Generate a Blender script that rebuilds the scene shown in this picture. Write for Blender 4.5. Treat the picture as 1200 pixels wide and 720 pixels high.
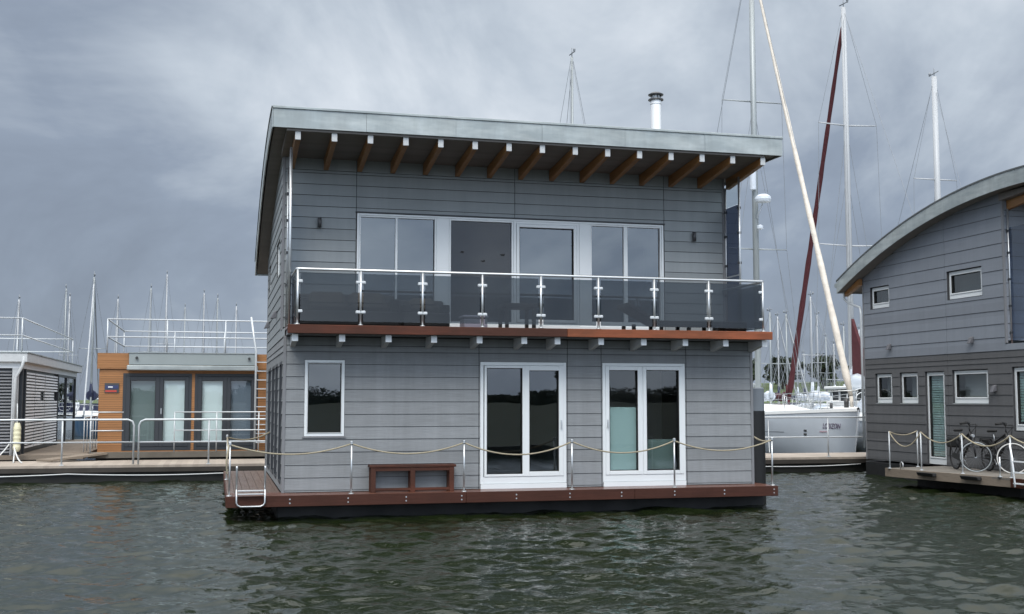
import bpy, math, random
import numpy as np
from mathutils import Vector, Matrix
random.seed(7); rng = np.random.default_rng(11)
R = math.radians
for o in list(bpy.data.objects): bpy.data.objects.remove(o)
SC = bpy.context.scene; COL = SC.collection

# ------------------------------------------------------------------ camera
cam_d = bpy.data.cameras.new('camera'); cam = bpy.data.objects.new('camera', cam_d); COL.objects.link(cam)
cam_d.sensor_width = 36; cam_d.lens = 1348.44*36/1200; cam_d.clip_end = 3000; cam_d.clip_start = .1
yaw, pitch = 0.2501, 0.0808
f = Vector((math.sin(yaw)*math.cos(pitch), math.cos(yaw)*math.cos(pitch), math.sin(pitch)))
cam.location = (-1.1202, -20.3329, 1.5902)
cam.rotation_euler = f.to_track_quat('-Z', 'Y').to_euler()
SC.camera = cam

# ------------------------------------------------------------------ world: Nishita sky behind a broken deck of rain cloud
SUN_EL, SUN_AZ = R(48), R(205)        # azimuth clockwise from +Y: behind the camera, a little to the left
W = bpy.data.worlds.new('World'); SC.world = W; W.use_nodes = True
nt = W.node_tree; N = nt.nodes; L = nt.links; N.clear()
out = N.new('ShaderNodeOutputWorld'); bg = N.new('ShaderNodeBackground'); bg.inputs[1].default_value = 1
L.new(bg.outputs[0], out.inputs[0])
sky = N.new('ShaderNodeTexSky'); sky.sky_type = 'NISHITA'; sky.sun_disc = False
sky.sun_elevation = SUN_EL; sky.sun_rotation = SUN_AZ
tc = N.new('ShaderNodeTexCoord'); sep = N.new('ShaderNodeSeparateXYZ'); L.new(tc.outputs['Generated'], sep.inputs[0])
def m(op, a, b=None, c=None, clamp=False):
    n = N.new('ShaderNodeMath'); n.operation = op; n.use_clamp = clamp
    for i, v in enumerate((a, b, c)):
        if v is None: continue
        if isinstance(v, (int, float)): n.inputs[i].default_value = v
        else: L.new(v, n.inputs[i])
    return n.outputs[0]
def wnoise(scale, loc, detail=5, rough=.55, dist=0):
    mp = N.new('ShaderNodeMapping'); mp.inputs['Scale'].default_value = scale; mp.inputs['Location'].default_value = loc
    L.new(tc.outputs['Generated'], mp.inputs[0])
    n = N.new('ShaderNodeTexNoise'); n.inputs['Scale'].default_value = 1; n.inputs['Detail'].default_value = detail
    n.inputs['Roughness'].default_value = rough; n.inputs['Distortion'].default_value = dist
    L.new(mp.outputs[0], n.inputs[0]); return n.outputs[0]
def blob(az, el, width, amp):          # a lighter or darker bank of cloud in one direction of the sky
    v = (math.sin(R(az))*math.cos(R(el)), math.cos(R(az))*math.cos(R(el)), math.sin(R(el)))
    d = N.new('ShaderNodeVectorMath'); d.operation = 'DOT_PRODUCT'; L.new(tc.outputs['Generated'], d.inputs[0]); d.inputs[1].default_value = v
    x = m('SUBTRACT', 1, d.outputs['Value']); x = m('DIVIDE', x, -(1-math.cos(R(width)))); x = m('EXPONENT', x)
    return m('MULTIPLY', x, amp)
big = wnoise((2.7, 2.7, 4.2), (3.1, 1.7, .4), 6, .58, .7)
fine = wnoise((7, 7, 9.5), (0, 2, 5), 5, .6, .5)
val = m('MULTIPLY_ADD', m('SUBTRACT', big, .5), .95, .42)
val = m('MULTIPLY_ADD', m('SUBTRACT', fine, .5), .30, val)
for a in ((9, 18, 8, .15), (0, 13, 5, .09), (18, 17, 6, .10), (-9, 19, 5, -.08), (-8, 5, 9, -.10), (30, 9, 8, -.10), (26, 15, 6, .06), (24, 3, 8, -.03)):
    val = m('ADD', val, blob(*a))
ramp = N.new('ShaderNodeValToRGB'); L.new(val, ramp.inputs[0]); cr = ramp.color_ramp
cr.elements[0].position = .10; cr.elements[0].color = (.135, .160, .205, 1)
cr.elements[1].position = .95; cr.elements[1].color = (.68, .71, .745, 1)
e = cr.elements.new(.35); e.color = (.200, .238, .300, 1)
e = cr.elements.new(.58); e.color = (.365, .410, .465, 1)
# overhead and behind the camera the cloud is thinner and much brighter
up = m('MULTIPLY', m('SUBTRACT', sep.outputs[2], .42), 2.2, clamp=True)
back = m('MULTIPLY', m('SUBTRACT', m('MULTIPLY', sep.outputs[1], -1), .15), 1.5, clamp=True)
gain = m('ADD', m('ADD', 1, m('MULTIPLY', up, 3.2)), m('MULTIPLY', back, 2.3))
mul = N.new('ShaderNodeVectorMath'); mul.operation = 'SCALE'; L.new(ramp.outputs[0], mul.inputs[0]); L.new(gain, mul.inputs['Scale'])
sk = N.new('ShaderNodeVectorMath'); sk.operation = 'SCALE'; L.new(sky.outputs[0], sk.inputs[0])
wh = N.new('ShaderNodeMixRGB'); L.new(m('MULTIPLY', up, .8), wh.inputs[0]); L.new(ramp.outputs[0], wh.inputs[1]); wh.inputs[2].default_value = (.50, .485, .46, 1); L.new(wh.outputs[0], mul.inputs[0]); sk.inputs['Scale'].default_value = .06
mx = N.new('ShaderNodeMixRGB'); mx.inputs[0].default_value = .94
L.new(sk.outputs[0], mx.inputs[1]); L.new(mul.outputs[0], mx.inputs[2]); L.new(mx.outputs[0], bg.inputs[0])

sd = bpy.data.lights.new('sun', 'SUN'); sd.energy = 1.2; sd.angle = R(22); sd.color = (1, .96, .9)
so = bpy.data.objects.new('sun', sd); COL.objects.link(so)
sv = Vector((math.sin(SUN_AZ)*math.cos(SUN_EL), math.cos(SUN_AZ)*math.cos(SUN_EL), math.sin(SUN_EL)))
so.rotation_euler = sv.to_track_quat('Z', 'Y').to_euler(); so.location = (0, -30, 40)
SC.view_settings.view_transform = 'Standard'; SC.view_settings.look = 'None'; SC.view_settings.gamma = 1
SC.view_settings.use_curve_mapping = False; SC.view_settings.exposure = .6
SC.render.engine = 'CYCLES'
SC.cycles.max_bounces = 8; SC.cycles.transparent_max_bounces = 16

# ------------------------------------------------------------------ materials
def mat(name, col, rough=.6, metal=0, spec=.5, var=0, vscale=(3, 3, 3), bump=0, bscale=(20, 20, 20), coord='Object',
        grain=None, stain=None, coat=0, board=None, col2=None):
    M = bpy.data.materials.new(name); M.use_nodes = True; n = M.node_tree.nodes; l = M.node_tree.links
    p = n['Principled BSDF']; p.inputs['Roughness'].default_value = rough; p.inputs['Metallic'].default_value = metal
    p.inputs['Specular IOR Level'].default_value = spec; p.inputs['Coat Weight'].default_value = coat
    p.inputs['Base Color'].default_value = (*col, 1)
    t = n.new('ShaderNodeTexCoord')
    def noise(sc, det=4, ro=.55):
        mp = n.new('ShaderNodeMapping'); mp.inputs['Scale'].default_value = sc; l.new(t.outputs[coord], mp.inputs[0])
        q = n.new('ShaderNodeTexNoise'); q.inputs['Scale'].default_value = 1; q.inputs['Detail'].default_value = det; q.inputs['Roughness'].default_value = ro
        l.new(mp.outputs[0], q.inputs[0]); return q.outputs[0]
    def mm(op, a, b, c=None):
        q = n.new('ShaderNodeMath'); q.operation = op
        for i, v in enumerate((a, b, c)):
            if v is None: continue
            if isinstance(v, (int, float)): q.inputs[i].default_value = v
            else: l.new(v, q.inputs[i])
        return q.outputs[0]
    f = None
    if var: f = mm('MULTIPLY_ADD', mm('SUBTRACT', noise(vscale), .5), 2*var, 1)
    if grain:                                     # (scale, strength) long streaks
        g = mm('MULTIPLY_ADD', mm('SUBTRACT', noise(grain[0], 5, .65), .5), 2*grain[1], 1); f = mm('MULTIPLY', f, g) if f else g
    if board:                                     # (axis, pitch, z0, strength): each board its own tone
        s = n.new('ShaderNodeSeparateXYZ'); l.new(t.outputs['Object'], s.inputs[0])
        k = mm('FLOOR', mm('DIVIDE', mm('SUBTRACT', s.outputs[board[0]], board[2]), board[1]), 0)
        w = n.new('ShaderNodeTexWhiteNoise'); w.noise_dimensions = '1D'; l.new(k, w.inputs['W'])
        g = mm('MULTIPLY_ADD', mm('SUBTRACT', w.outputs[0], .5), 2*board[3], 1); f = mm('MULTIPLY', f, g) if f else g
    if stain:
        g = mm('MULTIPLY_ADD', mm('SUBTRACT', noise(stain[0], 4, .7), .5), 2*stain[1], 1); f = mm('MULTIPLY', f, g) if f else g
    src = None
    if col2:                                      # (colour, scale, lo, hi): patches of a second colour
        r = n.new('ShaderNodeMapRange'); l.new(noise(col2[1], 6, .6), r.inputs[0]); r.inputs[1].default_value = col2[2]; r.inputs[2].default_value = col2[3]
        x = n.new('ShaderNodeMixRGB'); l.new(r.outputs[0], x.inputs[0]); x.inputs[1].default_value = (*col, 1); x.inputs[2].default_value = (*col2[0], 1)
        src = x.outputs[0]; l.new(src, p.inputs['Base Color'])
    if f:
        v = n.new('ShaderNodeVectorMath'); v.operation = 'SCALE'
        if src: l.new(src, v.inputs[0])
        else: v.inputs[0].default_value = col
        l.new(f, v.inputs['Scale']); l.new(v.outputs[0], p.inputs['Base Color'])
        l.new(mm('MULTIPLY_ADD', mm('SUBTRACT', f, 1), -.6, rough), p.inputs['Roughness'])
    if bump:
        b = n.new('ShaderNodeBump'); b.inputs['Strength'].default_value = bump; b.inputs['Distance'].default_value = .01
        l.new(noise(bscale, 5, .6), b.inputs['Height']); l.new(b.outputs[0], p.inputs['Normal'])
    return M
def glass(name, tint, ior, refl=(1, 1, 1)):
    M = bpy.data.materials.new(name); M.use_nodes = True; n = M.node_tree.nodes; l = M.node_tree.links; n.clear()
    o = n.new('ShaderNodeOutputMaterial'); t = n.new('ShaderNodeBsdfTransparent'); g = n.new('ShaderNodeBsdfGlossy')
    g.inputs['Roughness'].default_value = 0; g.inputs['Color'].default_value = (*refl, 1); t.inputs[0].default_value = (*tint, 1)
    fr = n.new('ShaderNodeFresnel'); fr.inputs[0].default_value = ior; mx = n.new('ShaderNodeMixShader')
    tcx = n.new('ShaderNodeTexCoord'); nz = n.new('ShaderNodeTexNoise'); nz.inputs['Scale'].default_value = 1.3; nz.inputs['Detail'].default_value = 1
    l.new(tcx.outputs['Object'], nz.inputs[0]); b = n.new('ShaderNodeBump'); b.inputs['Strength'].default_value = .12; b.inputs['Distance'].default_value = .01
    l.new(nz.outputs[0], b.inputs['Height']); l.new(b.outputs[0], g.inputs['Normal'])
    gm = n.new('ShaderNodeNewGeometry'); q1 = n.new('ShaderNodeMath'); q1.operation = 'SUBTRACT'; q1.inputs[0].default_value = 1; l.new(gm.outputs['Backfacing'], q1.inputs[1])
    q2 = n.new('ShaderNodeMath'); q2.operation = 'MULTIPLY'; l.new(fr.outputs[0], q2.inputs[0]); l.new(q1.outputs[0], q2.inputs[1])
    l.new(q2.outputs[0], mx.inputs[0]); l.new(t.outputs[0], mx.inputs[1]); l.new(g.outputs[0], mx.inputs[2]); l.new(mx.outputs[0], o.inputs[0])
    return M
MT = dict(
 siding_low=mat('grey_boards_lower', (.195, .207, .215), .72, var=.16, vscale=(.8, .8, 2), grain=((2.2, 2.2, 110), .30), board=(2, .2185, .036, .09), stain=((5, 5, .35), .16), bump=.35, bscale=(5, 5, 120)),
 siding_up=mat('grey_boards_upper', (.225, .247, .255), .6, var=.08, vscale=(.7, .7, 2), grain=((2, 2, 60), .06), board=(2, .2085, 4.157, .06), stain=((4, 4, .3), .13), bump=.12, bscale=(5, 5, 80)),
 siding_up_right=mat('blue_grey_boards', (.185, .205, .235), .6, var=.08, vscale=(.7, .7, 2), grain=((2, 2, 60), .06), board=(2, .305, 2.70, .06), stain=((4, 4, .3), .13), bump=.12, bscale=(5, 5, 80)),
 siding_low_right=mat('dark_brown_grey_boards', (.088, .090, .094), .72, var=.10, vscale=(.8, .8, 2), grain=((3, 3, 90), .16), board=(2, .24, .03, .10), stain=((5, 5, .35), .16), bump=.35, bscale=(5, 5, 120)),
 backing=mat('dark_membrane', (.045, .046, .05), .9),
 trim=mat('grey_trim', (.17, .175, .185), .55),
 zinc=mat('zinc_sheet', (.28, .315, .32), .45, metal=.25, var=.25, vscale=(1.8, 1.8, 2.4), grain=((9, 9, 1.2), .16), stain=((2.2, 2.2, .5), .12), col2=((.42, .455, .45), (1.1, 1.1, 5), .42, .72), bump=.06, bscale=(3, 3, 3)),
 roofing=mat('roof_membrane', (.09, .10, .105), .8, var=.15),
 soffit=mat('soffit_boards', (.19, .175, .165), .75, grain=((2, 30, 2), .1), board=(1, .14, 0, .05)),
 rafter=mat('glulam_timber', (.30, .145, .05), .5, grain=((30, 2, 30), .25), var=.15, bump=.1, bscale=(40, 3, 40)),
 white=mat('white_paint', (.72, .75, .77), .38, var=.04, vscale=(1.5, 1.5, 1.5)),
 whiteold=mat('weathered_white_paint', (.48, .50, .51), .55, var=.16, vscale=(5, 5, 5)),
 upvc=mat('white_window_frame', (.66, .69, .70), .3, var=.04, vscale=(2, 2, 2)),
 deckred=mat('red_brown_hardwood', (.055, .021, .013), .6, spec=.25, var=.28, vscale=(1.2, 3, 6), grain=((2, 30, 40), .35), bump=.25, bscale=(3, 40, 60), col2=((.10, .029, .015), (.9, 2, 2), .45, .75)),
 decklit=mat('red_brown_hardwood_lit', (.13, .044, .019), .55, spec=.3, var=.28, vscale=(1.2, 3, 6), grain=((2, 30, 40), .35), bump=.25, bscale=(3, 40, 60), col2=((.26, .075, .032), (.9, 2, 2), .4, .7)),  # lit copy of deckred: the brighter light is painted into the colour
 decktop=mat('wet_hardwood_deck', (.12, .048, .03), .28, var=.25, vscale=(.7, 9, 3), grain=((2, 40, 2), .25), bump=.2, bscale=(3, 60, 3)),
 steel=mat('stainless_steel', (.55, .57, .58), .36, metal=.8, var=.08),
 galv=mat('galvanised_tube', (.52, .55, .57), .45, metal=.25, var=.1),
 alu=mat('mast_aluminium', (.30, .33, .34), .42, metal=.25, var=.06, vscale=(8, 8, 1)),
 mastw=mat('white_mast_paint', (.40, .42, .44), .4, var=.05),
 wire=mat('rigging_wire', (.22, .24, .26), .5, metal=.3),
 wirel=mat('white_line', (.6, .62, .62), .7),
 rope=mat('hemp_rope', (.30, .265, .19), .9, var=.25, vscale=(30, 30, 30), bump=.6, bscale=(60, 60, 60)),
 black=mat('black_hull', (.006, .0065, .007), .6, var=.3),
 darkg=mat('dark_grey_frame', (.028, .033, .04), .45),
 midgrey=mat('pile_grey', (.17, .19, .21), .5, var=.1),
 lamp=mat('lamp_dark', (.05, .052, .055), .4),
 lampg=mat('lamp_grey', (.10, .10, .11), .4),
 orange=mat('oiled_larch_cladding', (.30, .135, .045), .55, var=.16, vscale=(1, 1, 3), grain=((1.5, 1.5, 50), .2), board=(2, .062, 0, .12), bump=.2, bscale=(3, 3, 60)),
 awn=mat('awning_grey_green', (.25, .285, .29), .5, var=.12, vscale=(2, 2, 2)),
 blindp=mat('pale_blind_fabric', (.78, .84, .85), .8, var=.07, vscale=(1.5, 1.5, 1.5)),
 teal=mat('pale_teal_film', (.34, .46, .45), .6, var=.08),
 louvre=mat('grey_louvre', (.19, .195, .205), .5, var=.15),
 louvrew=mat('white_louvre', (.68, .70, .72), .45, var=.08),
 concrete=mat('pontoon_planks', (.33, .285, .24), .8, var=.18, vscale=(1.5, 1.5, 1.5), grain=((30, 1, 1), .12), bump=.3, bscale=(12, 12, 12), board=(0, .14, 0, .10)),
 pontside=mat('wet_pontoon_side', (.014, .014, .012), .6, var=.4, vscale=(2, 2, 6)),
 grp=mat('white_gelcoat', (.56, .61, .67), .25, var=.05, coat=.3),
 deckgrp=mat('white_deck', (.74, .76, .76), .5, var=.06),
 bluehull=mat('blue_hull_paint', (.02, .075, .16), .3, coat=.3),
 navy=mat('navy_canvas', (.012, .018, .05), .8, var=.2),
 maroon=mat('maroon_canvas', (.060, .008, .012), .8, var=.25, vscale=(5, 5, 5)),
 cream=mat('cream_sailcloth', (.60, .555, .49), .75, var=.3, vscale=(5, 5, 5), bump=.8, bscale=(9, 9, 14)),
 interior=mat('room_plaster', (.45, .45, .44), .9),
 rattan=mat('black_rattan', (.025, .024, .024), .6, var=.3, vscale=(20, 20, 20), bump=.7, bscale=(50, 50, 50)),
 cushion=mat('taupe_cushion', (.055, .048, .04), .9, var=.4, vscale=(5, 5, 5), bump=.5, bscale=(5, 5, 5)),
 weathered=mat('weathered_plank', (.19, .155, .12), .8, var=.3, vscale=(1, 1, 4), grain=((40, 2, 40), .3), bump=.3, bscale=(40, 3, 40)),
 rubber=mat('black_rubber', (.008, .008, .008), .7),
 tyrew=mat('pale_tyre', (.55, .55, .53), .7),
 bikeblk=mat('black_bike_paint', (.006, .006, .007), .4),
 yellow=mat('cream_fender', (.66, .64, .45), .5),
 red=mat('red_vinyl', (.42, .05, .035), .5), navyp=mat('navy_vinyl', (.03, .04, .12), .4),
 grass=mat('grass_hill', (.06, .088, .03), .9, var=.3, vscale=(.08, .08, .08), coord='Object'),
 leaf=mat('dark_foliage', (.016, .026, .013), .8, var=.5, vscale=(.5, .5, .5)),
 leaf2=mat('mid_foliage', (.026, .040, .016), .8, var=.5, vscale=(.5, .5, .5)),
 bark=mat('bark', (.06, .05, .04), .9),
 textc=mat('lettering_grey_violet', (.10, .07, .13), .5), textr=mat('lettering_pink', (.5, .28, .33), .5),
 winglass=glass('window_glass', (.55, .60, .60), 1.95, (.95, .98, 1)),
 upglass=glass('coated_window_glass', (.45, .5, .52), 2.35, (.90, .96, 1)),
 smoke=glass('smoked_balcony_glass', (.38, .41, .43), 1.5, (.9, .95, 1)),
 smoke2=glass('dark_screen_glass', (.50, .56, .64), 1.6),
 smoke3=glass('navy_screen_glass', (.27, .30, .36), 1.5),
 winclear=glass('clear_window_glass', (.88, .91, .91), 1.7, (.95, .98, 1)),
 clear=glass('clear_glass', (.9, .93, .93), 1.35),
)

# ------------------------------------------------------------------ mesh builder
class MB:
    def __init__(s): s.v = []; s.f = []; s.smooth = set()
    def hexa(s, p):                      # 8 points: bottom 4 ccw, top 4 ccw
        b = len(s.v); s.v += [tuple(q) for q in p]
        for a in ((3,2,1,0),(4,5,6,7),(0,1,5,4),(1,2,6,5),(2,3,7,6),(3,0,4,7)): s.f.append(tuple(b+i for i in a))
        return s
    def box(s, x0, x1, y0, y1, z0, z1):
        return s.hexa([(x0,y0,z0),(x1,y0,z0),(x1,y1,z0),(x0,y1,z0),(x0,y0,z1),(x1,y0,z1),(x1,y1,z1),(x0,y1,z1)])
    def fbox(s, F, u0, u1, n0, n1, z0, z1):   # box in a frame F=(origin, u axis, outward normal)
        O, U, Nn = F; Z = Vector((0,0,1)); q = []
        for z in (z0, z1):
            for (u, n) in ((u0,n0),(u1,n0),(u1,n1),(u0,n1)): q.append(O+U*u+Nn*n+Z*z)
        if U.cross(Nn).z < 0: q = [q[1],q[0],q[3],q[2],q[5],q[4],q[7],q[6]]
        return s.hexa(q)
    def poly(s, pts, z0, z1):
        n = len(pts); b = len(s.v); s.v += [(x,y,z0) for x,y in pts]+[(x,y,z1) for x,y in pts]
        s.f.append(tuple(b+i for i in range(n-1,-1,-1))); s.f.append(tuple(b+n+i for i in range(n)))
        for i in range(n): j=(i+1)%n; s.f.append((b+i,b+j,b+n+j,b+n+i))
        return s
    def tube(s, pts, r, seg=8, caps=True, smooth=True, r1=None):
        P = [Vector(p) for p in pts]; n = len(P); base = len(s.v); up = Vector((0,0,1)); prev = None
        for i, p in enumerate(P):
            d = (P[min(i+1,n-1)]-P[max(i-1,0)]).normalized()
            if prev is None: a = d.cross(up if abs(d.z) < .95 else Vector((1,0,0))).normalized()
            else: a = (prev-d*prev.dot(d)).normalized()
            prev = a; b = d.cross(a)
            rr = r[i] if isinstance(r, (list,tuple)) else (r if r1 is None else r+(r1-r)*i/(n-1))
            for k in range(seg):
                t = 2*math.pi*k/seg; s.v.append(tuple(p+a*(rr*math.cos(t))+b*(rr*math.sin(t))))
        for i in range(n-1):
            for k in range(seg):
                a0 = base+i*seg+k; a1 = base+i*seg+(k+1)%seg
                s.f.append((a0,a1,a1+seg,a0+seg))
                if smooth: s.smooth.add(len(s.f)-1)
        if caps:
            s.f.append(tuple(base+k for k in range(seg-1,-1,-1))); s.f.append(tuple(base+(n-1)*seg+k for k in range(seg)))
        return s
    def lathe(s, c, prof, seg=16):
        P = [prof[0]]
        for (r0, z0), (r1, z1) in zip(prof[:-1], prof[1:]):
            d = math.hypot(r1-r0, z1-z0)
            if d > .012: e = min(.004, d*.2)/d; P += [(r0+(r1-r0)*e, z0+(z1-z0)*e), (r1-(r1-r0)*e, z1-(z1-z0)*e)]
            P.append((r1, z1))
        k = len(s.v); s.tube([(c[0],c[1],c[2]+i) for i, q in enumerate(P)], [q[0] for q in P], seg)
        for i, q in enumerate(P):                    # set the true heights once the rings are laid out
            for j in range(seg): v = s.v[k+i*seg+j]; s.v[k+i*seg+j] = (v[0], v[1], c[2]+q[1])
        return s
    def torus(s, c, R_, r, U, V, seg=32, rs=8):
        b = len(s.v); c = Vector(c); Nn = U.cross(V)
        for i in range(seg):
            t = 2*math.pi*i/seg; d = U*math.cos(t)+V*math.sin(t)
            for k in range(rs):
                q = 2*math.pi*k/rs; s.v.append(tuple(c+d*(R_+r*math.cos(q))+Nn*(r*math.sin(q))))
        for i in range(seg):
            for k in range(rs):
                j=(i+1)%seg; k2=(k+1)%rs; s.f.append((b+i*rs+k,b+j*rs+k,b+j*rs+k2,b+i*rs+k2)); s.smooth.add(len(s.f)-1)
        return s
    def build(s, name, m_, parent=None, bevel=0, off=None):
        base = Vector((0,0,0))
        if parent is not None: base = WL[parent.name]
        elif off is not None: base = Vector(off)
        me = bpy.data.meshes.new(name); me.from_pydata([(x-base.x,y-base.y,z-base.z) for x,y,z in s.v], [], s.f)
        me.materials.append(MT[m_] if isinstance(m_, str) else m_)
        for i in s.smooth: me.polygons[i].use_smooth = True
        me.update(); o = bpy.data.objects.new(name, me); COL.objects.link(o)
        if parent is not None: o.parent = parent
        else: o.location = base
        WL[o.name] = base.copy()
        if bevel:
            b = o.modifiers.new('bevel', 'BEVEL'); b.width = bevel; b.segments = 1; b.limit_method = 'ANGLE'
        return o
WL = {}
def tag(o, label=None, cat=None, group=None, kind=None):
    for k, v in (('label',label),('category',cat),('group',group),('kind',kind)):
        if v: o[k] = v
    return o
def thing(name, label, cat, loc, group=None):
    o = bpy.data.objects.new(name, None); o.empty_display_size = .3; o.location = loc; COL.objects.link(o); WL[o.name] = Vector(loc)
    return tag(o, label, cat, group)
def copy_thing(root, delta, label):
    def rec(o, par):
        c = o.copy(); COL.objects.link(c); WL[c.name] = WL[o.name]+Vector(delta)
        if par is None: c.location = Vector(o.location)+Vector(delta)
        else: c.parent = par
        for ch in [x for x in bpy.data.objects if x.parent == o and x.name in names]: rec(ch, c)
        return c
    names = {x.name for x in bpy.data.objects}
    c = rec(root, None); c['label'] = label; return c
def arc(p0, p1, sag, n=14):
    p0 = Vector(p0); p1 = Vector(p1)
    return [p0.lerp(p1, i/n)-Vector((0,0,sag*4*(i/n)*(1-i/n))) for i in range(n+1)]
X_, Y_, Z_ = Vector((1,0,0)), Vector((0,1,0)), Vector((0,0,1))

# ------------------------------------------------------------------ wall and window builders
def siding(mb, F, u0, u1, rows, holes=(), joints=(), topf=None, seg=None, gap=.009, t0=.018, t1=.006):
    """lap boards: rows = list of z edges; holes (ua,ub,za,zb); joints = u positions of vertical gaps"""
    edges = [u0]+sorted(j for j in joints if u0 < j < u1)+[u1]
    for za, zb in zip(rows[:-1], rows[1:]):
        zs = sorted({za, zb-gap, *[h[2] for h in holes if za < h[2] < zb-gap], *[h[3] for h in holes if za < h[3] < zb-gap]})
        for z0, z1 in zip(zs[:-1], zs[1:]):
            if z1-z0 < .004: continue
            zm = (z0+z1)/2
            for a, b in zip(edges[:-1], edges[1:]):
                a2 = a+(.006 if a != u0 else 0); b2 = b-(.006 if b != u1 else 0)
                iv = [(a2, b2)]
                for h in holes:
                    if h[2] < zm < h[3]:
                        nv = []
                        for (p, q) in iv:
                            if h[1] <= p or h[0] >= q: nv.append((p, q)); continue
                            if h[0] > p: nv.append((p, h[0]))
                            if h[1] < q: nv.append((h[1], q))
                        iv = nv
                for (p, q) in iv:
                    if q-p < .004: continue
                    n = 1 if not topf else max(1, int((q-p)/.25))
                    for i in range(n):
                        ua, ub = p+(q-p)*i/n, p+(q-p)*(i+1)/n
                        ta = tb = z1
                        if topf: ta = min(z1, topf(ua)); tb = min(z1, topf(ub))
                        if ta <= z0+.002 and tb <= z0+.002: continue
                        ta = max(ta, z0+.002); tb = max(tb, z0+.002)
                        th = lambda z: t0+(t1-t0)*(z-za)/(zb-za)
                        O, U, Nn = F
                        q8 = [O+U*ua+Z_*z0, O+U*ub+Z_*z0, O+U*ub+Nn*th(z0)+Z_*z0, O+U*ua+Nn*th(z0)+Z_*z0,
                              O+U*ua+Z_*ta, O+U*ub+Z_*tb, O+U*ub+Nn*th(tb)+Z_*tb, O+U*ua+Nn*th(ta)+Z_*ta]
                        if U.cross(Nn).z < 0: q8 = [q8[1],q8[0],q8[3],q8[2],q8[5],q8[4],q8[7],q8[6]]
                        mb.hexa(q8)
def core(mb, F, u0, u1, z0, z1, holes=(), t=.16, topf=None):
    """solid wall behind the boards with openings"""
    us = sorted({u0, u1, *[h[0] for h in holes], *[h[1] for h in holes]}); zs = sorted({z0, z1, *[h[2] for h in holes], *[h[3] for h in holes]})
    us = [u for u in us if u0 <= u <= u1]; zs = [z for z in zs if z0 <= z <= z1]
    for a, b in zip(us[:-1], us[1:]):
        n = max(1, int((b-a)/.4)) if topf else 1
        for k in range(n):
            p, q = a+(b-a)*k/n, a+(b-a)*(k+1)/n
            for c, d in zip(zs[:-1], zs[1:]):
                if any(h[0] < (p+q)/2 < h[1] and h[2] < (c+d)/2 < h[3] for h in holes): continue
                ta = min(d, topf(p)) if topf else d; tb = min(d, topf(q)) if topf else d
                if ta <= c and tb <= c: continue
                ta = max(ta, c+.001); tb = max(tb, c+.001); O, U, Nn = F
                q8 = [O+U*p-Nn*t+Z_*c, O+U*q-Nn*t+Z_*c, O+U*q-Nn*.002+Z_*c, O+U*p-Nn*.002+Z_*c, O+U*p-Nn*t+Z_*ta, O+U*q-Nn*t+Z_*tb, O+U*q-Nn*.002+Z_*tb, O+U*p-Nn*.002+Z_*ta]
                if U.cross(Nn).z < 0: q8 = [q8[1],q8[0],q8[3],q8[2],q8[5],q8[4],q8[7],q8[6]]
                mb.hexa(q8)
def frame(mb, F, u0, u1, z0, z1, w, n0, n1, wb=None, wt=None):
    wb = w if wb is None else wb; wt = w if wt is None else wt
    mb.fbox(F, u0, u0+w, n0, n1, z0, z1); mb.fbox(F, u1-w, u1, n0, n1, z0, z1)
    mb.fbox(F, u0+w, u1-w, n0, n1, z1-wt, z1); mb.fbox(F, u0+w, u1-w, n0, n1, z0, z0+wb)
def window(par, name, F, u0, u1, z0, z1, cells, fw=.055, n0=-.09, n1=.015, sash=.05, wb=None, gl='winglass', fm='upvc', sill=False, label=None, sillh=0, behind=None):
    """one window or door: outer frame (the part), sashes, panes, sill, handle (sub-parts). cells: (u0,u1,sashed,handle side)"""
    mb = MB(); frame(mb, F, u0, u1, z0, z1, fw, n0, n1, wb)
    w = mb.build(name, fm, par, bevel=.004)
    if label: w['label'] = label
    zb = z0+(fw if wb is None else wb)
    for i, (a, b, s, h) in enumerate(cells):
        if i: MB().fbox(F, cells[i-1][1], a, n0+.004, n1-.004, zb, z1-fw).build('mullion', fm, w, bevel=.003)
        if s:
            sb = MB(); frame(sb, F, a, b, zb+.004, z1-fw-.004, s, n0+.02, n1+.012); sb.build('sash', fm, w, bevel=.006)
            gk = MB(); frame(gk, F, a+s-.002, b-s+.002, zb+s+.002, z1-fw-s-.002, .010, n0+.022, n1+.004); gk.build('gasket', 'rubber', w)
        s2 = s or 0
        MB().fbox(F, a+s2, b-s2, n0+.035, n0+.05, zb+s2, z1-fw-s2).build('pane', gl, w)
        if h:
            hu = b-s2*.5 if h > 0 else a+s2*.5
            hb = MB(); hb.fbox(F, hu-.012, hu+.012, n1+.012, n1+.03, 1.0+z0, 1.14+z0); hb.fbox(F, hu-.009, hu+.009, n1+.03, n1+.05, .98+z0, 1.10+z0)
            hb.build('handle', 'steel', w)
    if sill:
        MB().fbox(F, u0-.05, u1+.05, n1-.08, n1+.055, z0-.028, z0-.004).build('sill', 'zinc', w, bevel=.003)
    return w

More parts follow.
